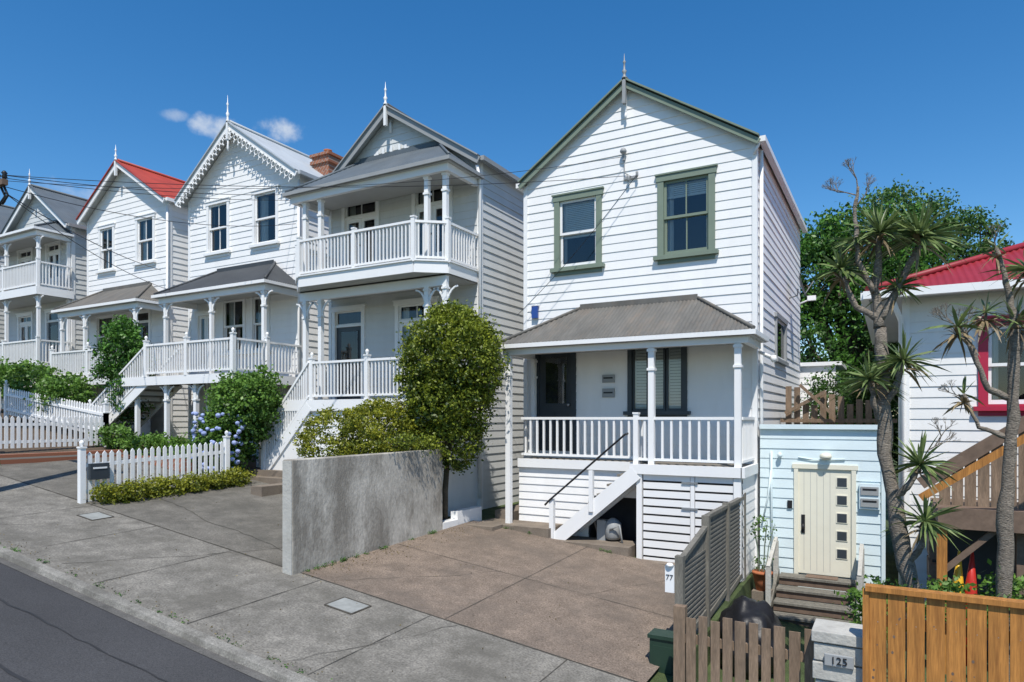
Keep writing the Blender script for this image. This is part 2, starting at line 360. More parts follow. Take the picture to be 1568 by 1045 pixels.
def hiproof(m,xl,xr,yf,yb,zf,zb,mt,gut=TRIM,hl=None,beam=.16):
    hy=yb-yf; hl=hl if hl is not None else hy
    corr(m,(xl,yf,zf),(xr,yf,zf),(0,hy,zb-zf),mt,frac=lambda s:(0,max(.01,min(1,s/hl,(xr-xl-s)/hl))))
    corr(m,(xl,yb,zf),(xl,yf,zf),(hl,0,zb-zf),mt,frac=lambda s:(0,max(.01,1-s/hy)))
    corr(m,(xr,yf,zf),(xr,yb,zf),(-hl,0,zb-zf),mt,frac=lambda s:(0,max(.01,s/hy)))
    for sx,q in ((xl,hl),(xr,-hl)): m.tube([(sx,yf,zf+.02),(sx+q,yb,zb+.02)],.035,6,mt)
    m.box(xl+hl,xr-hl,yb-.035,yb-.031,zb-.02,zb+.09,mt)
    m.box(xl-.04,xr+.04,yf-.06,yf+.03,zf-.09,zf-.01,gut)
    m.box(xl-.04,xl+.05,yf+.031,yb,zf-.088,zf-.012,gut); m.box(xr-.05,xr+.04,yf+.031,yb,zf-.088,zf-.012,gut)
    m.box(xl+.1,xr-.1,yf+.08,yf+.18,zf-.09-beam,zf-.091,TRIM)
    m.box(xl+.1,xl+.2,yf+.181,yb-.04,zf-.09-beam,zf-.091,TRIM); m.box(xr-.2,xr-.1,yf+.181,yb-.04,zf-.09-beam,zf-.091,TRIM)
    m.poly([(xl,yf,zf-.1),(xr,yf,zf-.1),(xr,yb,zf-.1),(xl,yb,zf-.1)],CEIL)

def ggz(Y):
    if Y<4.65: return -3.24+.02*min(4.65-Y,4)
    if Y<12: return -3.2+(Y-4.8)*.23/7.2
    return -2.97
def gz(X,Y):
    xs=max(-60,min(15,X)); return -.12*xs+ggz(Y)

# ================================================================= HOUSE 4 (main)
y=13.0
op=[dict(x=(-6.28,-5.20),z=(3.14,4.72),trim=GREEN,sash=TRIM,blind=.52,curt=(.1,.1),name='sash_window',c=.12),
    dict(x=(-4.02,-2.91),z=(3.14,4.76),trim=GREEN,sash=GREEN,curt=(.16,.1),mun=True,blind=.2,name='sash_window',c=.12),
    dict(x=(-6.74,-5.78),z=(-.75,1.50),kind='door',trim=DARKF,sash=DARKF,name='front_door',c=.09,transom=.0),
    dict(x=(-4.64,-3.44),z=(.10,1.55),kind='triple',trim=DARKF,sash=DARKF,name='louvred_window',c=.09)]
h4=house('weatherboard_house',-7.0,-2.18,y,19.8,-3.2,5.12,6.72,xa=-4.66,wall=W_,roof=ROOFG,barge=GREEN,opens=op,over=.08,bargeh=.10,vp=.12,gut=TRIM,fin=.5,fmat=GREYT,
        sideholes=[(2.3,3.7,1.35,2.1)])
m=M()
X=-2.18
m.box(X-.02,X+.06,y+2.2,y+2.3,1.28,2.15,GREYT); m.box(X-.02,X+.06,y+3.7,y+3.8,1.28,2.15,GREYT); m.box(X-.02,X+.07,y+2.15,y+3.85,2.15,2.24,GREYT); m.box(X-.02,X+.09,y+2.15,y+3.85,1.2,1.28,GREYT)
m.box(X-.9,X-.02,y+2.3,y+3.7,1.29,2.14,INT); m.poly([(X,y+2.3,1.28),(X,y+3.7,1.28),(X,y+3.7,2.15),(X,y+2.3,2.15)],GL)
m.obj('side_window',h4)
m=M()
m.tube([(X+.02,17.5,2.9),(X+.2,17.5,2.95),(X+.22,17.45,3.1)],.018,6,GREYT)
prof=[(0.02,0),(.1,.012),(.2,.035),(.27,.06)]
c=Vector((X+.28,17.4,3.15)); ax=Vector((.95,.05,.3)).normalized(); u=ax.cross(Vector((0,0,1))).normalized(); w=ax.cross(u)
for i in range(3):
    for j in range(16):
        a0=2*math.pi*j/16;a1=2*math.pi*(j+1)/16
        P=lambda pr,a:c+ax*pr[1]+(u*math.cos(a)+w*math.sin(a)*1.15)*pr[0]
        m.poly([P(prof[i],a0),P(prof[i],a1),P(prof[i+1],a1),P(prof[i+1],a0)],DARKF,True)
m.tube([c-w*-.25,c+ax*.3],.012,5,GREYT); m.obj('satellite_dish',h4)
m=M()
m.box(-6.8,-6.66,y-.09,y-.03,2.16,2.42,BLUEP); m.box(-6.82,-6.64,y-.095,y-.028,2.42,2.45,TRIM)
m.box(-5.18,-4.92,y-.055,y-.02,.72,.88,GREYT);m.box(-5.18,-4.92,y-.055,y-.02,.42,.60,GREYT); m.box(-5.15,-4.95,y-.062,y-.056,.80,.83,BLACKM); m.box(-5.15,-4.95,y-.062,y-.056,.50,.53,BLACKM)
m.lathe((-4.71,y-.09,5.32),[(.02,0),(.06,.02),(.07,.06),(.05,.1),(.02,.12)],8,GREYT); m.box(-4.73,-4.69,y-.08,y-.02,5.2,5.36,GREYT)
m.box(-4.72,-4.44,y-.05,y-.02,4.81,4.86,GREYT); m.lathe((-4.6,y-.1,4.74),[(.015,0),(.035,.03),(.03,.07),(.035,.11),(.015,.13)],8,GREYT)
m.lathe((-4.42,y-.1,4.80),[(.015,0),(.03,.03),(.025,.07),(.03,.1),(.015,.12)],8,GREYT)
m.tube([(-4.71,y-.04,5.2),(-4.70,y-.05,4.95),(-4.56,y-.05,4.85)],.013,5,GREYT)
m.beam((-4.66,y-.09,6.45),(-4.66,y-.09,6.15),.035,.05,TRIM)
m.lathe((-4.66,y-.09,6.0),[(.004,0),(.03,.06),(.02,.15)],6,TRIM)
m.tube([(-2.1,y-.06,5.05),(-2.2,y-.06,4.85)],.03,6,TRIM)
m.tube([(-2.12,y+.25,5.0),(-2.12,y+.25,-2.8)],.035,8,TRIM)
m.tube([(-2.1,12.9,1.2),(-1.9,12.85,1.1)],.03,6,TRIM); m.lathe((-1.85,12.85,1.0),[(.03,0),(.06,.05),(.05,.12)],8,TRIM)
m.tube([(-2.12,18.9,2.95),(-1.8,18.8,3.05)],.02,6,TRIM); m.box(-1.88,-1.68,18.7,18.8,3.0,3.12,TRIM)
m.obj('wall_fittings',h4)
m=M(); siding(m,(-2.3,19.9),(-1.3,19.9),-3,1.4,(0,-1),W_); siding(m,(-1.3,19.9),(-1.3,22),-3,1.2,(1,0),W_)
m.box(-2.5,-1.15,19.8,22.1,1.4,1.5,TRIM); m.box(-1.9,-1.5,19.84,19.88,-.2,1.1,TRIM); m.obj('rear_lean_to',h4)
m=M()
hiproof(m,-6.92,-1.98,11.62,12.97,1.47,2.28,ROOFG,hl=1.25,beam=.12)
m.obj('porch_roof',h4)
m=M()
YP=11.78; FL=-.85
for px in (-6.72,-3.76,-2.26): post(m,px,YP,(-2.2 if px<-6 else FL),1.27,TRIM,.105,bracket=False)
post(m,-6.72,12.86,-.8,1.27,TRIM,.09,False)
rail(m,(-6.62,12.25,FL),(-4.05,12.25,FL),.86,TRIM,sp=.15,bs=.04)
rail(m,(-4.05,YP,FL),(-2.26,YP,FL),.86,TRIM,sp=.15,bs=.04)
rail(m,(-4.02,YP+.03,FL),(-4.02,12.25,FL),.86,TRIM,sp=.15,bs=.04)
rail(m,(-2.22,YP+.05,FL),(-2.22,12.95,FL),.86,TRIM,sp=.12,bs=.04)
rail(m,(-6.68,YP+.5,FL),(-6.68,12.9,FL),.86,TRIM,sp=.15,bs=.04)
newel(m,-4.05,YP,FL-.1,FL+.92,TRIM,.09,False)
m.box(-6.7,-4.0,12.2,12.98,FL-.12,FL,DECK); m.box(-4.08,-2.2,11.74,12.98,FL-.12,FL,DECK)
m.box(-4.14,-2.18,11.66,11.735,FL-.16,FL+.015,TRIM); m.box(-6.72,-4.1,12.14,12.19,FL-.16,FL+.015,TRIM); m.box(-2.195,-2.13,11.66,12.96,FL-.16,FL+.014,TRIM)
siding(m,(-6.72,12.22),(-4.05,12.22),-2.75,FL-.17,(0,-1),W_,pitch=.155,t=.018,holes=[(1.55,2.67,-2.8,-1.52)])
m.box(-5.17,-4.05,12.75,12.8,-2.75,-1.4,INT); m.box(-5.19,-5.15,12.23,12.8,-2.75,-1.4,INT)  # near-black panels stand in for the shade under the stairs
m.box(-6.72,-5.7,12.05,12.2,-2.5,-2.2,TRIM)
m.box(-4.02,-3.92,11.7,11.8,-2.75,FL-.17,TRIM); m.box(-2.32,-2.2,11.7,11.8,-2.75,FL-.17,TRIM); m.box(-3.05,-2.98,11.72,11.76,-2.7,FL-.17,TRIM)
zz=-2.62
while zz<FL-.25:
    m.box(-3.9,-3.06,11.73,11.75,zz,zz+.115,TRIM)
    m.box(-2.97,-2.33,11.73,11.75,zz,zz+.115,TRIM); zz+=.15
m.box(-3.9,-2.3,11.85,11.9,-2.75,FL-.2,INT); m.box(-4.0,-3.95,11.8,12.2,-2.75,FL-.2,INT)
for hz in (-1.15,-1.6): m.box(-3.2,-2.92,11.70,11.718,hz,hz+.03,GALV)
siding(m,(-2.2,11.8),(-2.2,13.0),-2.9,FL-.17,(1,0),W_)
m.obj('porch',h4)
m=M()
x0,x1=-5.62,-4.02; zb,zt=-2.36,FL
n=8
for i in range(n):
    xx=x0+(x1-x0)*(i+.1)/n; zz=zb+(zt-zb)*(i+1)/n
    if i<n-1: m.box(xx,xx+.26,11.72,12.18,zz-.04,zz,DECK)
for yy in (11.68,12.19): m.beam((x0-.05,yy,zb-.02),(x1+.0,yy,zt-.14),.045,.26,TRIM)
m.box(x0-.12,x0-.03,11.62,11.71,-2.55,-1.55,TRIM)
m.box(-4.92,-4.84,11.62,11.70,-1.75,-.98,TRIM)
m.tube([(x0-.2,11.6,-1.68),(x0-.1,11.6,-1.58),(-4.2,11.6,-.30),(-4.14,11.6,-.28)],.02,6,BLACKM)
m.obj('entry_stairs',h4)
m=M(); m.lathe((-4.6,12.05,-2.3),[(.12,0),(.16,.05),(.16,.3),(.1,.36),(.04,.4)],12,GREYT); m.tube([(-4.6,11.88,-2.1),(-4.4,11.85,-2.0),(-4.35,11.9,-2.4)],.02,6,GREYT); m.box(-4.9,-4.72,11.98,12.16,-2.35,-1.95,GREYT); m.obj('gas_meter',h4)

# ================================================================= HOUSE 3
y=12.8
op=[dict(x=(-12.17,-10.95),z=(3.3,5.52),kind='french',name='french_doors',curt=(.2,.2)),
    dict(x=(-9.94,-8.78),z=(3.3,5.48),kind='french',name='french_doors',curt=(.2,.2)),
    dict(x=(-12.50,-11.42),z=(.4,2.80),kind='door',name='front_door',c=.1,transom=.4),
    dict(x=(-10.45,-9.2),z=(.4,2.80),kind='french',name='french_doors',curt=(.15,.15))]
h3=house('veranda_house',-12.6,-8.05,y,20,-2.6,5.80,7.42,xa=-10.55,wall=W3,roof=ROOFD,barge=GREYT,opens=op,over=.12,bargeh=.15,vp=.22,gut=GREYT,fin=.55)
m=M()
hiproof(m,-12.75,-7.95,11.45,12.77,5.42,6.35,ROOFM,gut=GREYT,hl=1.2)
m.obj('veranda_roof',h3)
m=M()
for px in (-12.3,-11.8,-8.68,-8.2): post(m,px,11.68,3.25,5.2,TRIM,.1,bracket=False)
F=3.25
m.box(-12.5,-8.1,11.6,12.79,F-.1,F,DECK)
pts=[(-12.45,11.6),(-11.95,11.2),(-8.7,11.2),(-8.15,11.6)]
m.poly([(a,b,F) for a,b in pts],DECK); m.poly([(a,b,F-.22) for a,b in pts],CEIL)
chain=[(-12.5,12.75),(-12.5,11.62),(-11.98,11.18),(-8.66,11.18),(-8.1,11.62),(-8.1,12.75)]
for (a,b),(c_,d) in zip(chain,chain[1:]):
    m.beam((a,b,F-.1),(c_,d,F-.1),.05,.24,TRIM); m.beam((a,b,F+.03),(c_,d,F+.03),.12,.03,TRIM)
    rail(m,(a,b,F),(c_,d,F),.86,TRIM,sp=.1,bs=.028)
for a,b in chain[1:-1]: newel(m,a,b,F,F+.92,TRIM,.09,False)
newel(m,-10.3,11.18,F,F+.9,TRIM,.08,False)
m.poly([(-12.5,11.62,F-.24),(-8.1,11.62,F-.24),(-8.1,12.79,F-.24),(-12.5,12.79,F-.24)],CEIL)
m.box(-12.45,-8.15,11.63,11.73,F-.45,F-.25,TRIM)
m.obj('upper_balcony',h3)
m=M()
F=.40
for px in (-12.3,-11.8,-8.68,-8.2): post(m,px,11.68,F,2.8,TRIM,.1,bracket=True)
m.box(-12.5,-8.1,11.2,12.79,F-.1,F,DECK); m.box(-12.52,-8.08,11.14,11.195,F-.24,F+.01,TRIM)
siding(m,(-12.5,11.22),(-8.1,11.22),-2.5,F-.25,(0,-1),W2); siding(m,(-8.1,11.22),(-8.1,12.8),-2.6,F-.25,(1,0),W2); siding(m,(-12.5,12.8),(-12.5,11.22),-2.3,F-.25,(-1,0),W2)
rail(m,(-11.6,11.2,F),(-8.1,11.2,F),.88,TRIM,sp=.1,bs=.028); rail(m,(-8.08,11.2,F),(-8.08,12.75,F),.88,TRIM,sp=.1,bs=.028)
for a in (-11.6,-9.94,-8.1): newel(m,a,11.2,F,F+.95,TRIM,.1)
x1,x0=-11.65,-13.15; zt,zb=F,-1.3
for i in range(9):
    xx=x0+(x1-x0)*i/9; zz=zb+(zt-zb)*(i+1)/10; m.box(xx,xx+.2,11.2,12.0,zz-.04,zz,DECK)
for yy in (11.16,12.03):
    m.beam((x0,yy,zb),(x1,yy,zt-.12),.045,.24,TRIM)
rail(m,(x0,11.16,zb+.05),(x1,11.16,zt),.9,TRIM,sp=.11,bs=.028); newel(m,x0,11.16,zb-.35,zb+1.0,TRIM,.1)
m.poly([(x0,11.18,zb),(x1,11.18,zt-.2),(x1,11.18,-2.2),(x0,11.18,-2.0)],W2)
m.obj('front_porch',h3)
m=M(); m.tube([(-8.0,12.6,5.6),(-8.0,12.72,5.3),(-8.0,12.72,-1.8)],.035,8,TRIM)
m.tube([(-10.55,12.72,7.2),(-10.55,12.72,6.9)],.03,6,TRIM)
for q in range(7):
    a=math.pi*q/6; m.box(-10.55+.5*math.cos(a)-.03,-10.55+.5*math.cos(a)+.03,12.74,12.77,6.42,6.47+.12*math.sin(a),TRIM)
m.obj('wall_fittings',h3)

# ================================================================= HOUSE 2
y=13.0
op=[dict(x=(-17.75,-16.75),z=(4.84,6.38),mun=True,curt=(.0001,0),name='sash_window',c=.09),
    dict(x=(-15.75,-14.72),z=(4.84,6.38),curt=(.35,.2),name='sash_window',c=.09),
    dict(x=(-18.25,-17.4),z=(1.05,3.15),kind='french',name='french_doors',transom=.0),
    dict(x=(-17.1,-16.05),z=(1.85,3.5),mun=True,curt=(.2,.2),name='sash_window'),
    dict(x=(-15.85,-15.05),z=(1.85,3.5),curt=(.2,.2),name='sash_window')]
h2=house('gabled_villa',-18.6,-13.9,y,20,-1.6,6.62,8.33,xa=-16.4,wall=W_,roof=ROOFL,barge=TRIM,opens=op,over=.2,bargeh=.14,vp=.3,gut=ROOFL,fin=.75)
m=M()
for xe in (-18.8,-13.7):
    A=Vector((xe,12.66,6.48)); B=Vector((-16.4,12.66,8.3)); n_=16
    dn=Vector(((B-A).z,0,-(B-A).x)).normalized()
    if dn.z>0: dn=-dn
    for i in range(n_):
        c=A+(B-A)*((i+.5)/n_)+dn*.16
        ring=[c+Vector((math.cos(t),0,math.sin(t)))*.075 for t in [2*math.pi*k/8 for k in range(9)]]
        m.tube(ring,.016,4,TRIM,cap=False)
        m.beam(c+dn*.07,c+dn*.15,.03,.03,TRIM)
m.lathe((-16.4,12.66,7.55),[(.004,0),(.04,.1),(.025,.2),(.03,.7)],6,TRIM)
m.obj('bargeboard_fretwork',h2)
m=M(); hiproof(m,-18.35,-13.75,11.7,12.97,3.5,4.28,ROOFD,hl=1.1); m.obj('veranda_roof',h2)
m=M(); F=1.08
for px in (-18.0,-16.0,-13.95): post(m,px,11.84,F,3.26,TRIM,.09)
m.box(-18.3,-13.85,10.85,12.98,F-.1,F,DECK); m.box(-18.35,-13.8,10.78,10.845,F-.22,F+.01,TRIM); m.box(-13.845,-13.79,10.85,12.98,F-.22,F+.009,TRIM)
rail(m,(-17.3,10.82,F),(-13.83,10.82,F),.86,TRIM,sp=.1,bs=.03); rail(m,(-13.83,10.85,F),(-13.83,12.95,F),.86,TRIM,sp=.1,bs=.03)
for a in (-17.3,-15.6,-13.83): newel(m,a,10.82,F,F+.95,TRIM,.1)
newel(m,-13.83,11.84,F,F+.95,TRIM,.09)
for a in (-17.9,-16.6,-15.4,-14.3): post(m,a,10.95,-1.4,F-.22,TRIM,.1)
for a in (-16.2,-14.2): post(m,a,11.9,-1.4,F-.1,TRIM,.1,False)
x1,x0=-17.3,-20.0; zt,zb=F,-.62
for i in range(10):
    xx=x0+(x1-x0)*i/10; zz=zb+(zt-zb)*(i+1)/11; m.box(xx,xx+.3,10.9,11.75,zz-.04,zz,DECK); m.box(xx+.26,xx+.28,10.92,11.73,zz-.0,zz+.15,TRIM)
for yy in (10.84,11.8):
    m.beam((x0,yy,zb-.02),(x1,yy,zt-.12),.045,.24,TRIM); rail(m,(x0,yy,zb+.05),(x1,yy,zt),.88,TRIM,sp=.12,bs=.03); newel(m,x0,yy,zb-.3,zb+1.0,TRIM,.11)
m.obj('front_porch',h2)
m=M(); m.tube([(-13.85,12.9,6.4),(-13.85,12.9,-1)],.035,8,TRIM); m.obj('downpipe',h2)
m=M(); m.box(-15.0,-14.35,14.5,15.1,6.5,7.72,BRICK); m.box(-15.05,-14.3,14.45,15.15,7.5,7.6,BRICK); m.box(-15.06,-14.29,14.44,15.16,7.72,7.8,BRICK); m.lathe((-14.67,14.8,7.8),[(.12,0),(.11,.16),(.13,.19)],10,TERRA); m.obj('brick_chimney',h2)

# ================================================================= HOUSE 1
op=[dict(x=(-23.4,-22.5),z=(4.92,6.45),mun=True,curt=(.3,.3),name='sash_window',c=.09),
    dict(x=(-21.3,-20.3),z=(4.95,6.47),mun=True,curt=(.3,.3),name='sash_window',c=.09),
    dict(x=(-23.6,-22.5),z=(2.0,3.5),name='sash_window'),dict(x=(-21.6,-20.5),z=(1.35,3.5),kind='door',name='front_door')]
h1=house('red_roofed_villa',-24.1,-19.6,13,20,-1.0,6.80,8.30,xa=-21.95,wall=W_,roof=ROOFR,barge=TRIM,opens=op,over=.15,bargeh=.15,vp=.25,gut=TRIM,fin=.5)
m=M(); hiproof(m,-24.1,-19.5,11.9,12.97,3.55,4.25,ROOFG,hl=1.0); m.obj('veranda_roof',h1)
m=M(); F=1.28
for px in (-23.8,-22.45,-19.75): post(m,px,12.02,F,3.3,TRIM,.09)
m.box(-24.1,-19.55,11.85,12.98,F-.1,F,DECK); m.box(-24.15,-19.5,11.79,11.845,F-.25,F+.01,TRIM); m.box(-19.545,-19.49,11.85,12.98,F-.25,F+.009,TRIM)
rail(m,(-24.1,11.86,F),(-19.53,11.86,F),.86,TRIM,sp=.1,bs=.03); rail(m,(-19.53,11.9,F),(-19.53,12.95,F),.86,TRIM,sp=.1,bs=.03)
for a in (-24.1,-22.0,-19.53): newel(m,a,11.86,F-.2,F+.95,TRIM,.1)
siding(m,(-24.1,12.4),(-19.6,12.4),-1,F-.1,(0,-1),W2)
for a in (-23.8,-22.4,-21,-19.7): m.box(a-.05,a+.05,11.9,12.0,-.9,F-.1,TRIM)
m.obj('front_porch',h1)
m=M(); m.tube([(-19.55,12.9,6.6),(-19.55,12.9,-.8)],.035,8,TRIM); m.obj('downpipe',h1)

# ================================================================= HOUSE 0 + one further
def h0(xo,zo,nm):
    op=[dict(x=(-28.8+xo,-27.7+xo),z=(4.5+zo,6.35+zo),kind='french',name='french_doors',transom=.3),
        dict(x=(-26.8+xo,-25.8+xo),z=(4.5+zo,6.35+zo),kind='french',name='french_doors',transom=.3),
        dict(x=(-28.8+xo,-27.7+xo),z=(1.8+zo,3.9+zo),kind='french',name='french_doors',transom=.3),
        dict(x=(-26.8+xo,-25.8+xo),z=(1.8+zo,3.9+zo),kind='door',name='front_door')]
    h=house(nm,-29.6+xo,-25.1+xo,13,20,-.6+zo,6.80+zo,8.40+zo,wall=W3,roof=ROOFM,barge=TRIM,opens=op,over=.15,bargeh=.15,vp=.25,gut=GREYT,fin=.6)
    m=M(); hiproof(m,-29.7+xo,-24.95+xo,11.75,12.97,6.42+zo,7.0+zo,ROOFM,hl=1.0); m.obj('veranda_roof',h)
    m=M()
    for F,T in ((4.42+zo,6.15+zo),(1.78+zo,4.15+zo)):
        for px in (-29.4,-27.3,-25.15): post(m,px+xo,11.95,F,T,TRIM,.09)
        post(m,-25.15+xo,12.9,F,T,TRIM,.09,False)
        m.box(-29.6+xo,-25.0+xo,11.85,12.98,F-.1,F,DECK); m.box(-29.65+xo,-24.95+xo,11.79,11.845,F-.26,F+.01,TRIM); m.box(-24.995+xo,-24.94+xo,11.85,12.98,F-.26,F+.009,TRIM)
        rail(m,(-29.6+xo,11.86,F),(-25+xo,11.86,F),.86,TRIM,sp=.1,bs=.03); rail(m,(-25+xo,11.9,F),(-25+xo,12.95,F),.86,TRIM,sp=.1,bs=.03)
        for a in (-29.6,-27.3,-25): newel(m,a+xo,11.86,F,F+.93,TRIM,.09,False)
        m.poly([(-29.6+xo,11.85,F-.27),(-25+xo,11.85,F-.27),(-25+xo,12.98,F-.27),(-29.6+xo,12.98,F-.27)],CEIL)
    siding(m,(-29.6+xo,11.87),(-25+xo,11.87),-.6+zo,1.5+zo,(0,-1),W2); siding(m,(-25+xo,11.87),(-25+xo,13),-.6+zo,1.5+zo,(1,0),W2)
    m.obj('two_storey_veranda',h)
h0(0,0,'balcony_villa'); h0(-5.8,.6,'balcony_villa')

# ================================================================= HOUSE 5 (right, red roof)
h5=empty('red_roofed_cottage'); m=M(); y=13.0
w5=dict(x=(1.2,2.5),z=(.15,1.58),trim=REDTR,sash=TRIM,c=.13,curt=(.15,.1),name='window')
siding(m,(.2,y),(7.5,y),-3.4,2.0,(0,-1),W2,holes=[hole_of(w5,.2)]); siding(m,(.2,20),(.2,y),-3.4,2.0,(-1,0),W2)
siding(m,(7.5,y),(7.5,20),-3.4,2.0,(1,0),W2); m.poly([(.2,20,-3.4),(7.5,20,-3.4),(7.5,20,2),(.2,20,2)],W2)
m.box(.15,.26,y-.04,y,-3.4,2,TRIM); m.obj('weatherboard_walls',h5); opening(h5,w5,y,'window_1')
m=M(); ex0,ex1,ey0,ey1=-.35,8.0,12.55,20.6; ze=2.08; hp=4.02; zr=3.7
corr(m,(ex0,ey0,ze),(ex1,ey0,ze),(0,hp,zr-ze),ROOFR2,frac=lambda s:(0,max(.005,min(1,s/hp,(ex1-ex0-s)/hp))),amp=.012,pitch=.1)
corr(m,(ex0,ey1,ze),(ex0,ey0,ze),(hp,0,zr-ze),ROOFR2,frac=lambda s:(0,max(.005,min(1,s/hp,(ey1-ey0-s)/hp))),amp=.012,pitch=.1)
corr(m,(ex1,ey0,ze),(ex1,ey1,ze),(-hp,0,zr-ze),ROOFR2,frac=lambda s:(0,max(.005,min(1,s/hp,(ey1-ey0-s)/hp))),amp=.012,pitch=.1)
m.tube([(ex0,ey0,ze+.03),(ex0+hp,ey0+hp,zr+.03)],.06,6,ROOFR2); m.tube([(ex1,ey0,ze+.03),(ex1-hp,ey0+hp,zr+.03)],.06,6,ROOFR2)
m.box(ex0-.06,ex1,ey0-.1,ey0+.02,ze-.13,ze-.005,TRIM); m.box(ex0-.1,ex0+.02,ey0+.021,ey1,ze-.13,ze-.006,TRIM)
m.poly([(ex0,ey0,ze-.1),(ex1,ey0,ze-.1),(ex1,ey1,ze-.1),(ex0,ey1,ze-.1)],CEIL)
m.tube([(.0,12.6,1.95),(.1,12.8,1.7),(.14,12.9,1.6),(.14,12.9,-3)],.045,8,TRIM)
m.obj('hipped_roof',h5)
dk=empty('timber_deck'); m=M()
m.beam((.35,11.0,-.92),(2.3,11.0,.5),.06,.16,TBRN); m.beam((.35,11.0,-1.12),(2.3,11.0,.3),.04,.1,TNEW)
m.beam((.5,11.9,-.95),(2.3,11.9,.4),.05,.14,TBRN)
m.box(.55,5,10.9,12.9,-1.45,-1.3,TBRN); m.box(.55,5,10.85,10.895,-1.5,-1.22,TBRN)
for a in (.6,2.4,4.2): m.box(a-.06,a+.06,10.9,11.02,-3.5,-1.45,TNEW)
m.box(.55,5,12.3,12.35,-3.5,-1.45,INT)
for i in range(14):
    a=.62+i*.16; top=min(.4,-1.0+(a-.35)*.72)
    m.box(a,a+.14,11.93,11.955,-1.3,top,TOLD)
for i in range(5): m.box(.5,.62,12.1,12.9,-3.3+i*.38,-3.0+i*.38,TBRN)
m.box(1.45,1.6,11.1,11.2,-3.5,-1.5,TBRN)
m.beam((.62,10.96,-2.1),(1.2,10.96,-1.5),.06,.07,TBRN)
m.obj('deck_frame',dk)
m=M()
for xx,mt in ((.78,YEL),(.93,REDP)):
    pts=[(xx,11.1,-3.4),(xx+.01,11.12,-2.9),(xx+.02,11.16,-2.3),(xx+.04,11.2,-1.85)]
    m.tube(pts,[.05,.09,.07,.015],8,mt)
m.obj('kayak_paddles')

# ================================================================= GROUND
def sheet(name,x0,x1,y0,y1,dz,mt,nx=40,ny=8,xs=None,ys=None,extra=None):
    xs=xs or [x0+(x1-x0)*i/nx for i in range(nx+1)]; ys=ys or [y0+(y1-y0)*j/ny for j in range(ny+1)]
    m=M(); k=m.mid(mt)
    for yy in ys:
        for xx in xs: m.v.append((xx,yy,gz(xx,yy)+dz+(extra(xx,yy) if extra else 0)))
    n=len(xs)
    for j in range(len(ys)-1):
        for i in range(n-1):
            m.f.append((j*n+i,j*n+i+1,(j+1)*n+i+1,(j+1)*n+i)); m.mi.append(k); m.sm.append(False)
    return m.obj(name)
LOW=-.42
def ex(x,y):
    e=0
    if y<=4.801: e-=.12
    if x>-2.13 and 7.35<y<60: e+=LOW
    return e
sheet('ground',0,0,0,0,-.06,GRASS,xs=[-600,-300,-120,-60,-45]+[-40+i for i in range(37)]+[-2.6,-2.14,-2.12,-1.5,-1,0,1,2,4,7,10,15,40,120,300,600],
      ys=[-500,-200,-60,-20,-8,-2,0,2,4,4.5,4.8,4.82,5.5,6.5,7.34,7.36,8,9,10,11,12,12.5,13,15,20,30,60,61,150,400,900],extra=ex)
sheet('road',-60,15,-3.6,4.56,0,ASPH,nx=75,ny=16)
m=M(); kr=random.Random(5); off=[kr.uniform(-.006,.006) for _ in range(200)]
for n_,i in enumerate(range(-60*2,15*2)):
    a,b=i*.5,i*.5+.5; oa,ob=off[n_],off[n_+1]
    za,zb=gz(a,4.9),gz(b,4.9)
    m.poly([(a,4.54,gz(a,4.54)+.006),(b,4.54,gz(b,4.54)+.006),(b,4.68+ob,zb-.055),(a,4.68+oa,za-.055)],GUTT)
    m.poly([(a,4.68+oa,za-.055),(b,4.68+ob,zb-.055),(b,4.70+ob,zb+.006),(a,4.70+oa,za+.006)],KERB)
    m.poly([(a,4.70+oa,za+.006),(b,4.70+ob,zb+.006),(b,4.73+ob,zb+.014),(a,4.73+oa,za+.014)],KERB)
    m.poly([(a,4.73+oa,za+.014),(b,4.73+ob,zb+.014),(b,4.82,zb+.014),(a,4.82,za+.014)],KERB)
    m.poly([(a,4.82,za+.014),(b,4.82,zb+.014),(b,4.82,zb-.2),(a,4.82,za-.2)],KERB)
m.obj('kerb')
sheet('footpath',-60,15,4.82,6.95,.004,CONC,nx=150,ny=6)
sheet('brown_driveway',-7.42,-2.3,6.95,11.55,.006,AGG,nx=12,ny=12)
sheet('asphalt_driveway',-13.0,-7.6,6.95,11.2,.006,ASPH2,nx=12,ny=12)
sheet('garden_bed',-40,-13.05,6.95,13,.004,SOIL,nx=30,ny=8)
sheet('neighbour_driveway',-17.1,-13.15,6.95,9.9,.012,ASPH2,nx=8,ny=6)
m=M()
jr=random.Random(12)
def joint(p,q,w=.018,dz=.012,mt=JOINT,wob=0):
    p=Vector((*p,0));q=Vector((*q,0));n=int((q-p).length/.2)+1;d=(q-p).normalized();s0=Vector((-d.y,d.x,0))
    offs=[0]; 
    for _ in range(n): offs.append(offs[-1]*.85+jr.uniform(-wob,wob)*.6)
    ws=[w*jr.uniform(.5,1.4)/2 for _ in range(n+1)]
    for i in range(n):
        a=p+(q-p)*i/n+s0*offs[i];b=p+(q-p)*(i+1)/n+s0*offs[i+1]
        m.poly([(v.x,v.y,gz(v.x,v.y)+dz) for v in (a-s0*ws[i],b-s0*ws[i+1],b+s0*ws[i+1],a+s0*ws[i])],mt)
for i in range(-30,6): joint((i*1.9+.6,4.86),(i*1.9+.6,6.93),.011)
joint((-40,6.95),(10,6.95),.02); joint((-4.9,6.97),(-4.9,11.5),.010); joint((-7.4,9.1),(-2.3,9.1),.010)
joint((-9.9,5.0),(-7.9,8.5),.011,wob=.07); joint((-13,8.2),(-8,7.4),.014,wob=.08); joint((-5.5,4.9),(-4.7,6.9),.007,wob=.06)
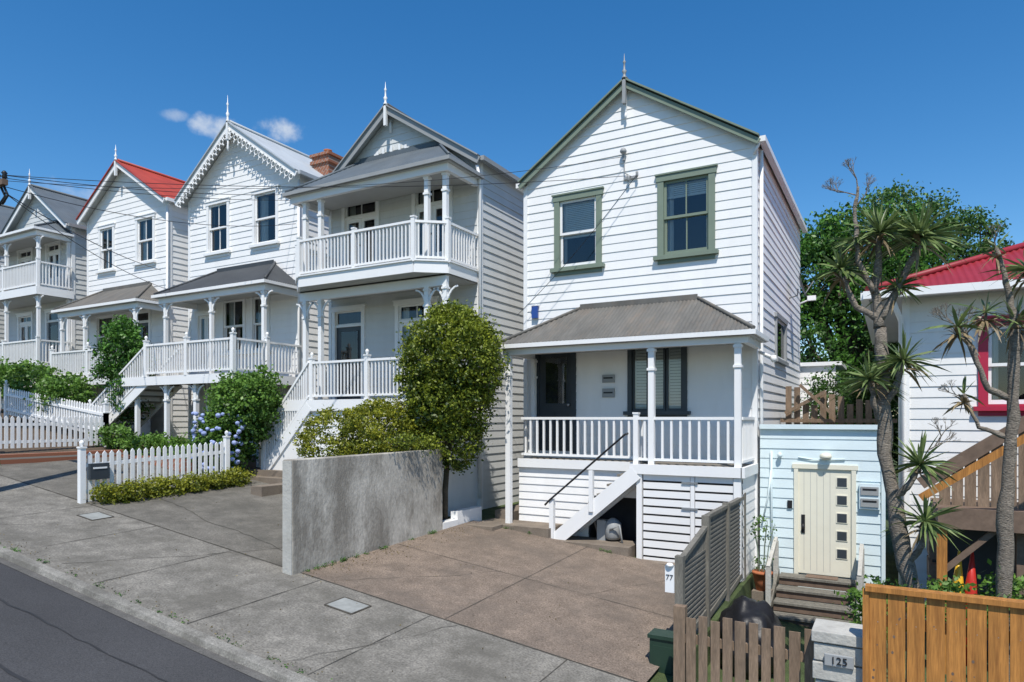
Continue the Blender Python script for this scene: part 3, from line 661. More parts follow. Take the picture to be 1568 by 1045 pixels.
joint((-6.9,7.0),(-5.3,9.1),.006,wob=.07); joint((-3.9,9.1),(-2.9,11.4),.006,wob=.06); joint((-12.4,5.2),(-11.2,6.9),.007,wob=.07); joint((-3.2,5.0),(-2.4,6.9),.006,wob=.07)
m.obj('pavement_joints')
m=M(); joint((-14,3.2),(2,3.1),.03,.006,TARL,.03); joint((-12,3.9),(0,4.0),.022,.006,TARL,.04); joint((-6,3.1),(-5.2,4.4),.016,.0075,TARL,.08)
m.obj('road_crack_seal')
m=M()
for (a,b) in ((-6.3,6.3),(-12.2,6.4)):
    pts=[(a,b),(a+.45,b),(a+.45,b+.36),(a,b+.36)]
    m.poly([(p,q,gz(p,q)+.014) for p,q in pts],PLATE)
    for (p,q),(r_,s_) in zip(pts,pts[1:]+pts[:1]): m.beam((p,q,gz(p,q)+.010),(r_,s_,gz(r_,s_)+.010),.025,.014,JOINT)
m.obj('service_lid')
m=M()
m.box(-7.35,-5.7,11.5,12.2,-2.6,-2.12,STEP); m.box(-5.699,-4.1,11.5,12.2,-2.8,-2.33,STEP); m.box(-4.099,-2.35,11.5,11.8,-2.9,-2.55,STEP)
m.box(-7.36,-6.7,11.1,11.499,-2.6,-2.12+.01,STEP); m.box(-7.3,-6.85,12.201,13.2,-2.6,-1.95,STEP)
m.obj('concrete_plinth')
m=M(); m.box(-7.62,-7.42,10.49,11.0,-2.6,-2.0,TRIM);m.box(-7.6,-7.44,11.002,11.9,-2.6,-1.85,TRIM); m.obj('low_white_wall')
# rendered wall with slightly worn edges
m=M()
m.box(-7.62,-7.42,6.8,10.47,-2.7,-.60,RENDERW)
ob=m.obj('rendered_garden_wall'); bv=ob.modifiers.new('bevel','BEVEL'); bv.width=.012; bv.segments=2
m=M(); m.box(-7.61,-7.43,6.785,6.799,-2.6,-.615,RENDERE); m.obj('end_face',ob)
m=M()
for i in range(5): m.box(-13.5,-11.85,9.8+i*.3,12+i*.001,-2.3,-1.80+i*.14,STEP)
m.box(-11.84,-11.5,9.7,11.1,-2.3,-1.45,STEP)
m.obj('garden_steps')

def picket(name,p,q,zf,h,mt=TRIM,sp=.13,w=.075,posts=True):
    m=M(); p=Vector((*p,0));q=Vector((*q,0));L=(q-p).length;d=(q-p)/L;n=Vector((d.y,-d.x,0));N=int(L/sp); rr=random.Random(3)
    zz=lambda s: zf(s)
    for i in range(N+1):
        s=L*i/N; c=p+d*s; b=zz(s)+.06; t=b+h-.06+rr.uniform(-.008,.008)
        A=c-d*w/2+n*.025;B=c+d*w/2+n*.025
        pts=[(A.x,A.y,b),(B.x,B.y,b),(B.x,B.y,t-.05),(c.x+n.x*.025,c.y+n.y*.025,t),(A.x,A.y,t-.05)]
        m.poly(pts,mt); o=n*-.02
        m.poly([(x+o.x,y_+o.y,z) for x,y_,z in pts[::-1]],mt)
        for a_,b_ in zip(pts,pts[1:]+pts[:1]): m.poly([a_,(a_[0]+o.x,a_[1]+o.y,a_[2]),(b_[0]+o.x,b_[1]+o.y,b_[2]),b_],mt)
    for k in (.25,.75): m.beam((p.x,p.y,zz(0)+h*k),(q.x,q.y,zz(L)+h*k),.04,.07,mt)
    if posts:
        for s in (0,L): c=p+d*s; newel(m,c.x,c.y,zz(s)-.1,zz(s)+h+.08,mt,.1)
    return m.obj(name)
picket('white_picket_fence',(-13,6.9),(-13,10.0),lambda s:-1.62+s*.04,.98)
picket('white_picket_fence',(-18.6,7.6),(-18.6,10.5),lambda s:-.80,.85)
picket('white_picket_fence',(-18.6,10.5),(-24,10.5),lambda s:-.6+s*.12,.9)
picket('white_picket_fence',(-24.5,7.2),(-24.5,10.5),lambda s:-.1,.95)
m=M(); m.box(-17.4,-17.15,6.98,10.2,-1.3,-.82,BRICK); m.box(-17.14,-14.5,10.0,10.2,-1.5,-.95,BRICK); m.obj('brick_retaining_wall')
m=M(); m.box(-13.02,-12.9,7.0,7.35,-1.15,-.85,DARKF); m.box(-12.9,-12.89,7.05,7.3,-.95,-.92,TRIM); m.obj('letterbox')

# ---------------------------------------------------------------- right hand side property
gw=empty('gate_wall'); m=M(); y=13.0
gx0,gx1=-2.1,-.15
siding(m,(gx0,y-.02),(gx1,y-.02),-3.4,-.2,(0,-1),PALEB,holes=[(-1.46-gx0,-.59-gx0,-3.4,-.88)])
m.box(gx0,gx1+.05,y-.1,y+.12,-.2,-.12,PALEB); m.box(gx1,gx1+.06,y-.06,y+.06,-3.4,-.2,PALEB); m.box(gx0,gx1,y+.05,y+.1,-3.4,-.2,PALEB)
m.box(-1.52,-1.45,y-.06,y,-3.0,-.9,CREAM); m.box(-.60,-.53,y-.06,y,-3.0,-.9,CREAM); m.box(-1.55,-.50,y-.065,y,-.9,-.82,CREAM)
m.obj('boarded_wall',gw)
m=M(); m.box(-1.45,-.60,y-.03,y+.02,-2.76,-.90,CREAM)
for i in range(5):
    zt=-1.04-i*.31; m.box(-.84,-.66,y-.042,y-.03,zt-.17,zt+.01,CREAM); m.box(-.825,-.675,y-.046,y-.0425,zt-.155,zt-.005,DARKF)
for i in range(5): m.box(-1.36+i*.105,-1.355+i*.105,y-.0315,y-.0305,-2.7,-.95,GREYT)
m.lathe((-1.37,y-.06,-1.98),[(.01,0),(.03,.02),(.01,.1)],8,BLACKM); m.box(-1.40,-1.34,y-.045,y-.03,-2.05,-1.72,BLACKM); m.box(-1.63,-1.55,y-.06,y-.04,-1.62,-1.48,BLACKM)
m.obj('gate_door',gw)
m=M(); m.box(-.48,-.17,y-.1,y-.05,-1.55,-1.12,PALEB); 
for zt in (-1.17,-1.37): m.box(-.46,-.19,y-.12,y-.1,zt-.14,zt,GREYT); m.box(-.43,-.22,y-.125,y-.12,zt-.06,zt-.03,BLACKM)
m.obj('letterboxes',gw)
m=M()
m.lathe((-1.0,y-.12,-.73),[(.02,0),(.09,.02),(.1,.06),(.08,.1),(.03,.12)],12,CREAM); m.lathe((-1.75,y-.1,-.72),[(.02,0),(.04,.02),(.045,.06),(.02,.1)],12,PALEB)
m.tube([(-1.9,y-.06,-.6),(-1.9,y-.06,-1.3),(-1.88,y-.06,-2.9)],.022,6,PALEB); m.tube([(-2.05,y-.08,-1.9),(-1.95,y-.08,-1.4),(-1.9,y-.06,-.9)],.018,6,PALEB); m.tube([(-1.45,y-.05,-.7),(-1.2,y-.05,-.74),(-.7,y-.05,-.72)],.01,5,PALEB)
m.obj('wall_lights',gw)
m=M()
for i in range(5):
    y1=12.9-i*.32; z1=-2.76-i*.15
    for k in range(3): m.box(-1.72,-.52,y1-.36+k*.105,y1-.36+k*.105+.095,z1-.035,z1,TGREY)
    m.box(-1.72,-.52,y1-.33,y1-.31,z1-.15,z1-.036,TBRN)
m.box(-1.3,-.8,12.62,12.85,-2.757,-2.745,TBRN)
for a in (-1.78,-.46): m.beam((a,12.95,-2.82),(a,11.2,-3.62),.045,.26,TGREY)
for a in (-1.8,-.44):
    for yy in (11.9,12.75): m.box(a-.04,a+.04,yy,yy+.08,-3.3,-2.2+(.0 if yy>12 else -.3),RENDERE)
    m.beam((a,12.8,-2.15),(a,11.9,-2.5),.06,.05,RENDERE)
m.obj('wooden_steps')
m=M(); m.lathe((-1.93,12.15,-2.95),[(.10,0),(.13,.15),(.16,.28),(.17,.28),(.17,.32),(.14,.32)],14,TERRA); m.lathe((-1.93,12.15,-2.68),[(.14,0),(.01,.01)],12,SOIL)
for k in range(5):
    a=k*1.3; m.tube([(-1.93+.05*math.cos(a),12.15+.05*math.sin(a),-2.7),(-1.93+.1*math.cos(a),12.15+.1*math.sin(a),-2.2),(-1.93+.2*math.cos(a),12.15+.2*math.sin(a),-1.8)],[.01,.008,.004],5,GREEN)
pot=m.obj('potted_plant')
m=M(); m.box(-2.08,-1.78,12.0,12.3,-3.4,-2.95,STEP); m.obj('pot_stand')
m=M(); Xf=-2.22
ps=[8.05,9.35,10.65,11.95]; tops=[-1.68,-1.36,-1.33,-1.3]
for yy,t in zip(ps,tops): m.box(Xf-.05,Xf+.05,yy-.05,yy+.05,-3.3,t+.02,TGREY)
for i in range(3):
    a,b=ps[i]+.05,ps[i+1]-.05; t=-1.5 if i==0 else -1.36; bo=-2.75
    t0=-1.72 if i==0 else t
    m.beam((Xf,a,t0),(Xf,b,t),.07,.05,TGREY); m.beam((Xf,a,bo),(Xf,b,bo+.1),.05,.08,TGREY)
    k=a+.05
    while k<b:
        tt=t0+(t-t0)*(k-a)/(b-a); m.box(Xf-.012,Xf-.002,k-.016,k+.016,bo,tt-.02,TGREY); k+=.065
    zz=bo+.1
    while zz<min(t0,t)-.03: m.box(Xf,Xf+.01,a,b,zz-.014,zz+.014,TGREY); zz+=.065
    m.box(Xf-.03,Xf-.013,a,b,-3.3,bo-.05,TGREY)
m.obj('trellis_fence')
m=M(); m.box(Xf-.16,Xf-.05,7.97,7.995,-2.1,-1.78,TRIM); m.tube([(Xf-.105,7.983,-1.78),(Xf-.105,7.983,-1.75)],[.055,.03],12,TRIM)
plate=m.obj('street_number_plate')
def text(s,loc,size,mt,name,rotz=0,parent=None):
    cu=bpy.data.curves.new(name,'FONT'); cu.body=s; cu.size=size; cu.extrude=.003; cu.align_x='CENTER'; cu.align_y='CENTER'
    o=bpy.data.objects.new(name,cu); scene.collection.objects.link(o); o.location=loc; o.rotation_euler=(math.radians(90),0,rotz); cu.materials.append(mt)
    if parent: o.parent=parent
    return o
text('77',(Xf-.105,7.966,-1.92),.09,BLACKM,'numerals',parent=plate)
m=M(); xx=-1.86
rr=random.Random(3)
while xx<-.68:
    t=-2.05+rr.uniform(-.05,.04); w=.095+rr.uniform(-.01,.01)
    m.box(xx,xx+w,6.98+rr.uniform(0,.004),7.0,-3.35,t,TOLD); xx+=w+.03+rr.uniform(-.008,.008)
m.box(-1.88,-.66,7.01,7.05,-2.35,-2.26,TOLD); m.box(-1.88,-.66,7.01,7.05,-3.0,-2.9,TOLD)
m.box(-2.0,-1.88,7.0,7.1,-3.3,-1.98,TOLD)
m.obj('old_paling_fence')
gp=empty('concrete_gatepost'); m=M(); 
rr=random.Random(5)
zz=-3.4
while zz<-2.1:
    j=rr.uniform(-.012,.012); m.box(-.62+j,-.2+j,6.72+j,7.1,zz,zz+.155,RENDERE); m.box(-.60,-.22,6.74,7.08,zz+.155,zz+.17,RENDERW); zz+=.17
m.box(-.64,-.18,6.70,7.12,zz,zz+.1,RENDERE); m.box(-.53,-.29,6.675,6.70,-2.235,-2.125,GREYT)
pb=m.obj('post_body',gp); bv=pb.modifiers.new('bevel','BEVEL'); bv.width=.012; bv.segments=2; text('125',(-.41,6.668,-2.18),.095,BLACKM,'numerals',parent=gp)
m=M(); xx=-.17; rr=random.Random(9)
KN=[]
while xx<4.5:
    yo=rr.uniform(0,.008); m.box(xx,xx+.132+rr.uniform(-.004,.003),6.60+yo,6.622,-3.45,-1.50+rr.uniform(-.004,.0),TNEW)
    for k in range(rr.randint(2,4)):
        kx=xx+rr.uniform(.03,.1); kz=rr.uniform(-2.9,-1.6); s=rr.uniform(.005,.011)
        m.poly([(kx+s*math.cos(q),6.599+yo,kz+s*1.3*math.sin(q)) for q in [i*math.pi/4 for i in range(8)]],TBRN)
    for kz in (-1.76,-2.96):
        m.poly([(xx+.066+.004*math.cos(q),6.5985+yo,kz+.004*math.sin(q)) for q in [i*math.pi/3 for i in range(6)]],GALV)
    xx+=.1415
for zr_ in (-1.8,-3.0): m.box(-.17,4.5,6.63,6.68,zr_,zr_+.09,TNEW)
m.box(-.2,4.5,6.57,6.69,-1.499,-1.455,TNEW); m.box(-.22,-.172,6.59,6.69,-3.45,-1.5,TNEW)
m.obj('pine_paling_fence')
m=M(); m.box(-2.42,-2.12,7.5,7.72,-3.0,-2.52,GREENB); m.box(-2.44,-2.10,7.48,7.74,-2.52,-2.48,GREENB); m.box(-2.38,-2.16,7.492,7.5,-2.9,-2.6,GREENB); m.obj('utility_cabinet')
bpy.ops.mesh.primitive_ico_sphere_add(subdivisions=4,radius=1,location=(0,0,0)); o=bpy.context.object; o.name='tarp_covered_barbecue'
for v in o.data.vertices:
    n=noise.noise(v.co*2.3)*.18+noise.noise(v.co*6)*.07
    v.co=v.co*(1+n); z=v.co.z; k=1.0 if z>0 else 1.12
    v.co=Vector((v.co.x*.42*k,v.co.y*.5*k,max(-.5,z*.55)))+Vector((-1.66,9.4,-2.98))
for p in o.data.polygons: p.use_smooth=True
o.data.materials.append(TARP)

# ---------------------------------------------------------------- vegetation
def leaves_mesh(name,C,V,size,mt,parent=None,aspect=.55,seed=0):
    rg=np.random.default_rng(seed); n=len(C)
    a=rg.normal(size=(n,3)); a/=np.linalg.norm(a,axis=1)[:,None]
    b=rg.normal(size=(n,3)); b-=a*(a*b).sum(1)[:,None]; b/=np.linalg.norm(b,axis=1)[:,None]
    s=(size*rg.uniform(.6,1.3,n))[:,None]
    P=np.stack([C-a*s,C+b*s*aspect,C+a*s,C-b*s*aspect],1).reshape(-1,3)
    me=bpy.data.meshes.new(name); me.vertices.add(4*n); me.vertices.foreach_set('co',P.ravel().astype(np.float32))
    me.loops.add(4*n); me.loops.foreach_set('vertex_index',np.arange(4*n,dtype=np.int32))
    me.polygons.add(n); me.polygons.foreach_set('loop_start',np.arange(0,4*n,4,dtype=np.int32)); 
    try: me.polygons.foreach_set('loop_total',np.full(n,4,dtype=np.int32))
    except Exception: pass
    me.update(calc_edges=True)
    at=me.attributes.new('v','FLOAT','FACE'); at.data.foreach_set('value',np.clip(V,0,1).astype(np.float32))
    me.materials.append(mt); o=bpy.data.objects.new(name,me); scene.collection.objects.link(o)
    if parent: o.parent=parent
    return o
def foliage(name,lobes,nclump,per,cr,size,mt,parent=None,seed=1,shell=.55,aspect=.55):
    rg=np.random.default_rng(seed); C=[];V=[]
    vol=np.array([l[3]*l[4]*l[5] for l in lobes])**(2/3); vol/=vol.sum()
    for l,w in zip(lobes,vol):
        k=max(3,int(nclump*w))
        d=rg.normal(size=(k,3)); d/=np.linalg.norm(d,axis=1)[:,None]
        r=rg.uniform(shell,1.08,k)**.8
        cc=np.array(l[:3])+d*r[:,None]*np.array(l[3:6])
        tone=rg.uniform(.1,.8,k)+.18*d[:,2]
        for c,t in zip(cc,tone):
            sc=cr*rg.uniform(.5,1.3)
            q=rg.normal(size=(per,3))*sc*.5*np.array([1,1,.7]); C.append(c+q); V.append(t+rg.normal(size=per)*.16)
    return leaves_mesh(name,np.concatenate(C),np.concatenate(V),size,mt,parent,aspect,seed)
def tree(name,base,lobes,nclump,per,cr,size,lm,bm=BARKD,r=.15,seed=1,fork=None,shell=.55):
    e=empty(name); m=M(); b=Vector(base); rr=random.Random(seed)
    cen=sum((Vector(l[:3]) for l in lobes),Vector())/len(lobes)
    f=Vector(fork) if fork else b.lerp(cen,.55)
    m.tube([b,b.lerp(f,.5)+Vector((rr.uniform(-.05,.05),0,0)),f],[r,r*.85,r*.7],9,bm)
    for l in lobes:
        t=Vector(l[:3]); mid=f.lerp(t,.5)+Vector((rr.uniform(-.2,.2)*l[3],rr.uniform(-.2,.2)*l[3],.1))
        m.tube([f,mid,t],[r*.6,r*.4,r*.15],6,bm)
        for k in range(4):
            q=t+Vector((rr.uniform(-.8,.8)*l[3],rr.uniform(-.8,.8)*l[4],rr.uniform(-.6,.8)*l[5])); m.tube([mid.lerp(t,.6),q],[r*.2,r*.05],5,bm)
    m.obj('trunk_and_limbs',e)
    foliage('crown',lobes,nclump,per,cr,size,lm,e,seed,shell=shell)
    return e
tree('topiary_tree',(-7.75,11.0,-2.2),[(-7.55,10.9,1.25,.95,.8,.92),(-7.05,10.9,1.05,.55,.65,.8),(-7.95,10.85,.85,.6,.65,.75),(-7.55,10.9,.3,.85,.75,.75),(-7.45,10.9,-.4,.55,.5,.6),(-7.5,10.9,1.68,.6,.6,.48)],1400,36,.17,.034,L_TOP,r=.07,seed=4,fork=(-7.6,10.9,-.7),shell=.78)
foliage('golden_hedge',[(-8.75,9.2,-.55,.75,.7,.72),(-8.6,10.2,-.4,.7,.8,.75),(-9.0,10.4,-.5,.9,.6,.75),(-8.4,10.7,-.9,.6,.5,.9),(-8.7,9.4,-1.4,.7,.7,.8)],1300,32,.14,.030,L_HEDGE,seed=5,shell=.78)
foliage('added_hedge_sprigs',[(-7.5,9.4,-.42,.2,.5,.1),(-7.4,10.05,-.5,.2,.35,.2),(-7.3,9.2,-.35,.15,.3,.06)],70,14,.16,.026,L_TOP,seed=55,shell=.3)  # hedge sprigs added over the wall top to cast leaf shadow on its face
hy=empty('hydrangea_bush')
foliage('leaves',[(-13.7,10.7,-.1,.65,.55,1.15),(-13.2,10.9,.35,.55,.5,.85),(-13.9,10.4,-.7,.6,.5,.75),(-12.8,10.8,.5,.4,.4,.6)],520,30,.2,.045,L_LIGHT,hy,seed=6,shell=.6,aspect=.7)
m=M(); rr=random.Random(8)
for k in range(70):
    a=rr.uniform(-2.6,.5); zz=rr.uniform(-1.3,.15); rad=.55+.14*rr.random()
    c=(-13.72+math.cos(a)*rad,10.36+math.sin(a)*.5,zz); s=rr.uniform(.035,.065)
    m.lathe((c[0],c[1],c[2]-s),[(.01,0),(s*.8,s*.4),(s,s),(s*.8,s*1.5),(.01,s*1.8)],7,HYD)
m.obj('flower_heads',hy)
foliage('box_hedge',[(-12.75,7.3+i*.55,-1.45+i*.02,.3,.4,.22) for i in range(6)],520,26,.11,.028,L_HEDGE,seed=9,shell=.3)
foliage('garden_shrub',[(-19.0,11.2,1.6,.75,.6,1.0),(-18.7,11.2,.8,.6,.5,.9),(-19.3,11.3,2.2,.6,.5,.7)],420,28,.2,.05,L_TREE,seed=12)
foliage('garden_shrub',[(-21.5,10.9,.7,1.2,.5,.6),(-24,11.1,1.1,1.4,.5,.7),(-27,11.1,1.4,1.6,.5,.7)],500,26,.22,.06,L_LIGHT,seed=13)
foliage('garden_shrub',[(-16.5,10.5,-.75,1.4,.4,.3),(-15.2,10.6,-.9,1.0,.4,.3),(-18.2,10.5,-.5,.8,.3,.3)],300,22,.16,.05,L_LIGHT,seed=14)
wl=[(-17.0,7.1,-1.0,.5,.1,.05),(-10.5,11.0,-1.85,1,.1,.08)]
rr=random.Random(66)
for k in range(46):
    x=rr.uniform(-15,-1.8); wl.append((x,4.86,gz(x,4.9)+.012,rr.uniform(.03,.22),.015,.01))
for k in range(16):
    yy=rr.uniform(6.8,10.4); wl.append((-7.38,yy,gz(-7.38,yy)+.02,.03,rr.uniform(.05,.15),.03))
for k in range(8):
    x=rr.uniform(-7,-2.4); wl.append((x,11.48,gz(x,11.5)+.02,rr.uniform(.05,.15),.03,.03))
foliage('verge_weeds',wl,520,10,.045,.012,L_TREE,seed=15,shell=.1)
# scattered leaf litter lying on the paving
rg=np.random.default_rng(3); nL=900
lx=np.concatenate([rg.uniform(-13,-2.4,300),-7.35+np.abs(rg.normal(size=300))*.25,rg.uniform(-15,-2,300)]); ly=np.concatenate([rg.uniform(5,11.4,300),rg.uniform(6.8,11,300),4.88+np.abs(rg.normal(size=300))*.12])
lc=np.array([[a,b,gz(a,b)+.018] for a,b in zip(lx,ly)]); leaves_mesh('fallen_leaves',lc,rg.uniform(0,1,nL),.012,L_LITT,seed=4)
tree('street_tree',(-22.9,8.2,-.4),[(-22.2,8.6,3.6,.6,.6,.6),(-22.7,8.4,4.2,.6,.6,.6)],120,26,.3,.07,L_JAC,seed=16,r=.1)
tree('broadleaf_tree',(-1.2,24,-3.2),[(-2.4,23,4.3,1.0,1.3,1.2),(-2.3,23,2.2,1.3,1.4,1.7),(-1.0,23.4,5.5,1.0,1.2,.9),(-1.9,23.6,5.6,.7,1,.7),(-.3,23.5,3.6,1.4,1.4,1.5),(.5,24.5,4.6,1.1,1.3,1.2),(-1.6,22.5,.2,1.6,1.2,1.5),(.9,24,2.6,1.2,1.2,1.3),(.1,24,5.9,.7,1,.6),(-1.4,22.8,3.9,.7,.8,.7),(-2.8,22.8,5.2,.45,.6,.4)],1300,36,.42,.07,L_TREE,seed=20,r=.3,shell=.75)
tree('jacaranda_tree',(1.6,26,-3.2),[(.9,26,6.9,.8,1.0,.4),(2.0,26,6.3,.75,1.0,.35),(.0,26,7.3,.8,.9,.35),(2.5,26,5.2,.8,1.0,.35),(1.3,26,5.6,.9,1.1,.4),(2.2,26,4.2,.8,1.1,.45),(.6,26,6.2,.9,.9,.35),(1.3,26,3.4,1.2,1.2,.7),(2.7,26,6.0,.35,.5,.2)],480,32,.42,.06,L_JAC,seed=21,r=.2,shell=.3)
tree('broadleaf_tree',(6,30,-3),[(5,30,3.2,3,2,2.4),(8,31,3.0,3,2,2.6),(2.4,30,2.6,2.4,2,2.4)],600,30,.7,.13,L_DARK,seed=22,r=.3)
foliage('rear_hedge',[(-1.2,18.5,.1,.75,.8,1.1),(-.2,19,.1,.7,.8,1.2),(-.7,18.0,-.7,1.1,.7,.8),(.3,21,1.6,.9,.8,1.3)],700,34,.25,.045,L_DARK,seed=23,shell=.6)
m=M(); rr=random.Random(2)
for i in range(11):
    m.box(-2.0+i*.17,-1.88+i*.17,15.6,15.63,-3,.35+rr.uniform(-.05,.35)-i*.02,TOLD)
m.beam((-2.0,15.5,.1),(-1.2,15.5,.55),.05,.07,TOLD); m.beam((-1.7,15.45,.7),(-1.0,15.45,.0),.05,.06,TOLD); m.box(-2.1,0.1,15.55,15.6,-.1,-.02,TOLD)
m.obj('rear_timber_fence')
foliage('distant_trees',[(-45+i*9,70+rr.uniform(-6,6),3+rr.uniform(-1,2),6,4,4) for i in range(20)],700,24,1.8,.5,L_DARK,seed=30)

def rosette(m_,c,L,n,rr,droop=.5,kind=0):
    c=Vector(c)
    for i in range(n):
        a=rr.uniform(0,2*math.pi); el=math.asin(rr.uniform(-.35,1))
        d=Vector((math.cos(a)*math.cos(el),math.sin(a)*math.cos(el),math.sin(el))).normalized()
        l=L*rr.uniform(.65,1.1); w=.014*rr.uniform(.8,1.3)
        s=d.cross(Vector((0,0,1)));
        if s.length<.05: s=Vector((1,0,0))
        s.normalize(); tw=Matrix.Rotation(rr.uniform(-1,1),3,d); s=tw@s
        g=Vector((0,0,-1))*droop*l*(1-abs(d.z)*.6)
        k2=rr.uniform(.4,1.0)
        p=[c+d*l*t+g*t*t*k2 for t in (0.03,.35,.7,1)]
        ws=[w*.6,w,w*.8,.001]; b=len(m_.v)
        for q,ww in zip(p,ws): m_.v.append(tuple(q-s*ww)); m_.v.append(tuple(q+s*ww))
        for k in range(3):
            m_.f.append((b+2*k,b+2*k+1,b+2*k+3,b+2*k+2)); m_.mi.append(kind); m_.sm.append(True); m_.col.append(rr.uniform(.1,1))
def cordyline(name,stems,heads,seed):
    e=empty(name); rr=random.Random(seed); m=M()
    for pts,r0,r1 in stems:
        n=len(pts); pp=[];rad=[]
        for i in range(n-1):
            for k in range(5):
                t=k/5; q=Vector(pts[i]).lerp(Vector(pts[i+1]),t)+Vector((rr.uniform(-.012,.012),rr.uniform(-.012,.012),0)); pp.append(q); rad.append((r0+(r1-r0)*(i+t)/(n-1))*rr.uniform(.85,1.15))
        pp.append(Vector(pts[-1])); rad.append(r1); m.tube(pp,rad,9,BARK)
    m.obj('trunk_and_branches',e)
    l=M(); l.col=[]; l.m=[L_CORD,L_DEAD]
    for c,L,n,dead in heads:
        rosette(l,c,L,n,rr,kind=0)
        if dead: rosette(l,Vector(c)-Vector((0,0,.1)),L*.75,dead,rr,droop=1.2,kind=1)
    o=l.obj('sword_leaves',e); at=o.data.attributes.new('v','FLOAT','FACE'); at.data.foreach_set('value',np.array(l.col,dtype=np.float32))
Y=8.5
cordyline('cabbage_tree',[
 ([(.24,Y,-3.5),(.19,Y,-1.9),(.06,Y,-1.2),(-.07,Y,-.4),(-.08,Y,.4),(-.11,Y,1.0)],.095,.06),
 ([(-.11,Y,1.0),(-.16,Y+.05,1.45),(-.12,Y,2.0)],.055,.035),([(-.16,Y,1.4),(-.33,Y-.1,1.75),(-.36,Y,2.35),(-.33,Y,2.6)],.035,.015),
 ([(-.10,Y,1.1),(.05,Y+.1,1.4),(.25,Y,1.85)],.045,.03),([(-.12,Y,1.1),(-.35,Y,1.25),(-.48,Y,1.6)],.04,.025),
 ([(-.08,Y,.1),(.03,Y-.1,.3),(.1,Y-.1,.6)],.04,.03),([(-.08,Y,-.1),(-.17,Y-.1,.15),(-.2,Y-.1,.42)],.04,.025),
 ([(.0,Y,-.9),(.15,Y-.1,-.75),(.24,Y-.1,-.55)],.04,.03),([(.12,Y,-1.6),(.27,Y-.1,-1.4),(.3,Y-.1,-1.15)],.04,.03)],
 [((-.12,Y,2.05),.5,110,16),((.27,Y,1.95),.52,120,16),((-.5,Y,1.68),.4,70,14),((.11,Y-.1,.62),.42,75,12),((-.21,Y-.1,.42),.42,70,12),((.26,Y-.1,-.5),.42,65,14),((.31,Y-.1,-1.1),.42,65,12),((.06,Y+.1,1.45),.35,45,10),((-.36,Y,2.0),.3,20,10)],31)
m=M(); rr=random.Random(4)
def twigs(m,p,d,l,depth,r):
    p=Vector(p);d=Vector(d).normalized(); q=p+d*l; m.tube([p,q],[r,r*.7],5,BARK)
    if depth>0:
        for k in range(3): twigs(m,q,d+Vector((rr.uniform(-.8,.8),rr.uniform(-.8,.8),rr.uniform(-.2,.6))),l*.72,depth-1,r*.62)
twigs(m,(-.33,Y,2.55),(-.1,0,1),.14,4,.009); twigs(m,(-.33,Y,2.5),(-.9,0,.4),.14,5,.009); twigs(m,(-.34,Y,2.4),(.6,0,.7),.13,4,.008)
twigs(m,(.4,Y-.1,-.3),(.4,0,.8),.12,4,.008); twigs(m,(.33,Y-.1,-.35),(.6,0,.4),.12,4,.008)
m.obj('dry_flower_stalks',bpy.data.objects['cabbage_tree'])
cordyline('cabbage_tree',[
 ([(1.0,Y,-3.5),(1.0,Y,-1.9),(1.02,Y,-.9),(1.08,Y,0),(1.1,Y,.9)],.08,.05),
 ([(1.1,Y,.9),(1.05,Y,1.3),(.94,Y,1.75)],.04,.018),([(1.05,Y,.2),(.85,Y-.1,.3),(.72,Y-.1,.75),(.62,Y-.1,.95)],.035,.018),
 ([(1.03,Y,-.2),(.8,Y,-.1),(.66,Y,.25)],.03,.015),([(1.1,Y,.6),(1.25,Y,1.0),(1.2,Y,1.5)],.04,.02)],
 [((.94,Y,1.75),.25,10,16),((.6,Y-.1,.95),.36,14,34),((.85,Y,1.1),.36,18,30),((.66,Y,.25),.26,8,18),((1.2,Y,1.5),.42,40,14),((1.1,Y,1.0),.42,30,20)],33)
m=M(); twigs(m,(.94,Y,1.7),(-.1,0,1),.12,3,.008); twigs(m,(.65,Y-.1,.9),(-.5,0,.5),.13,5,.009); twigs(m,(.7,Y-.1,.8),(-.2,0,.9),.13,4,.009); twigs(m,(.68,Y,.2),(-.6,0,.3),.1,4,.008); m.obj('dry_flower_stalks',bpy.data.objects['cabbage_tree.001'])
foliage('garden_shrub',[(-.1,8.6,-2.15,.35,.4,.3),(.5,8.4,-2.0,.5,.4,.25),(1.3,8.6,-1.9,.5,.4,.3)],160,20,.15,.035,L_LIGHT,seed=41)
foliage('garden_shrub',[(-1.95,10.7,-3.15,.22,.6,.22)],50,20,.15,.035,L_LIGHT,seed=42)
foliage('pot_foliage',[(-1.93,12.15,-2.5,.15,.15,.12),(-1.93,12.15,-1.9,.2,.2,.2)],30,9,.1,.026,L_LIGHT,pot,seed=43)

# ---------------------------------------------------------------- wires & pole
m=M(); pw=empty('power_pole')
A=(-14.65,6.05)
m.tube([(A[0],A[1],gz(*A)-.2),(A[0],A[1],6.9)],[.15,.11],10,TGREY)
m.obj('pole',pw); m=M()
m.box(A[0]-1.0,A[0]+1.02,A[1]-.15,A[1]-.06,4.12,4.22,TBRN)
for k in (-.9,-.5,.5,.75,.98):
    m.lathe((A[0]+k,A[1]-.1,4.22),[(.02,0),(.05,.04),(.03,.08),(.05,.11),(.02,.15)],8,BLACKM)
for k in (.6,.86,.96): m.tube([(A[0]+k,A[1]-.1,4.1),(A[0]+k+.03,A[1]-.05,3.95),(A[0]+k-.05,A[1]-.1,3.8),(A[0]+k-.2,A[1],3.9)],.022,6,BLACKM)
m.obj('crossarm',pw)
def wire(p,q,sag,r=.008,mt=BLACKM):
    m=M(); p=Vector(p);q=Vector(q); pts=[]
    for i in range(29):
        t=i/28; v=p.lerp(q,t); v.z-=sag*4*t*(1-t); pts.append(v)
    m.tube(pts,r,5,mt); m.obj('service_wire')
E=(A[0]+.95,A[1]-.1,4.3)
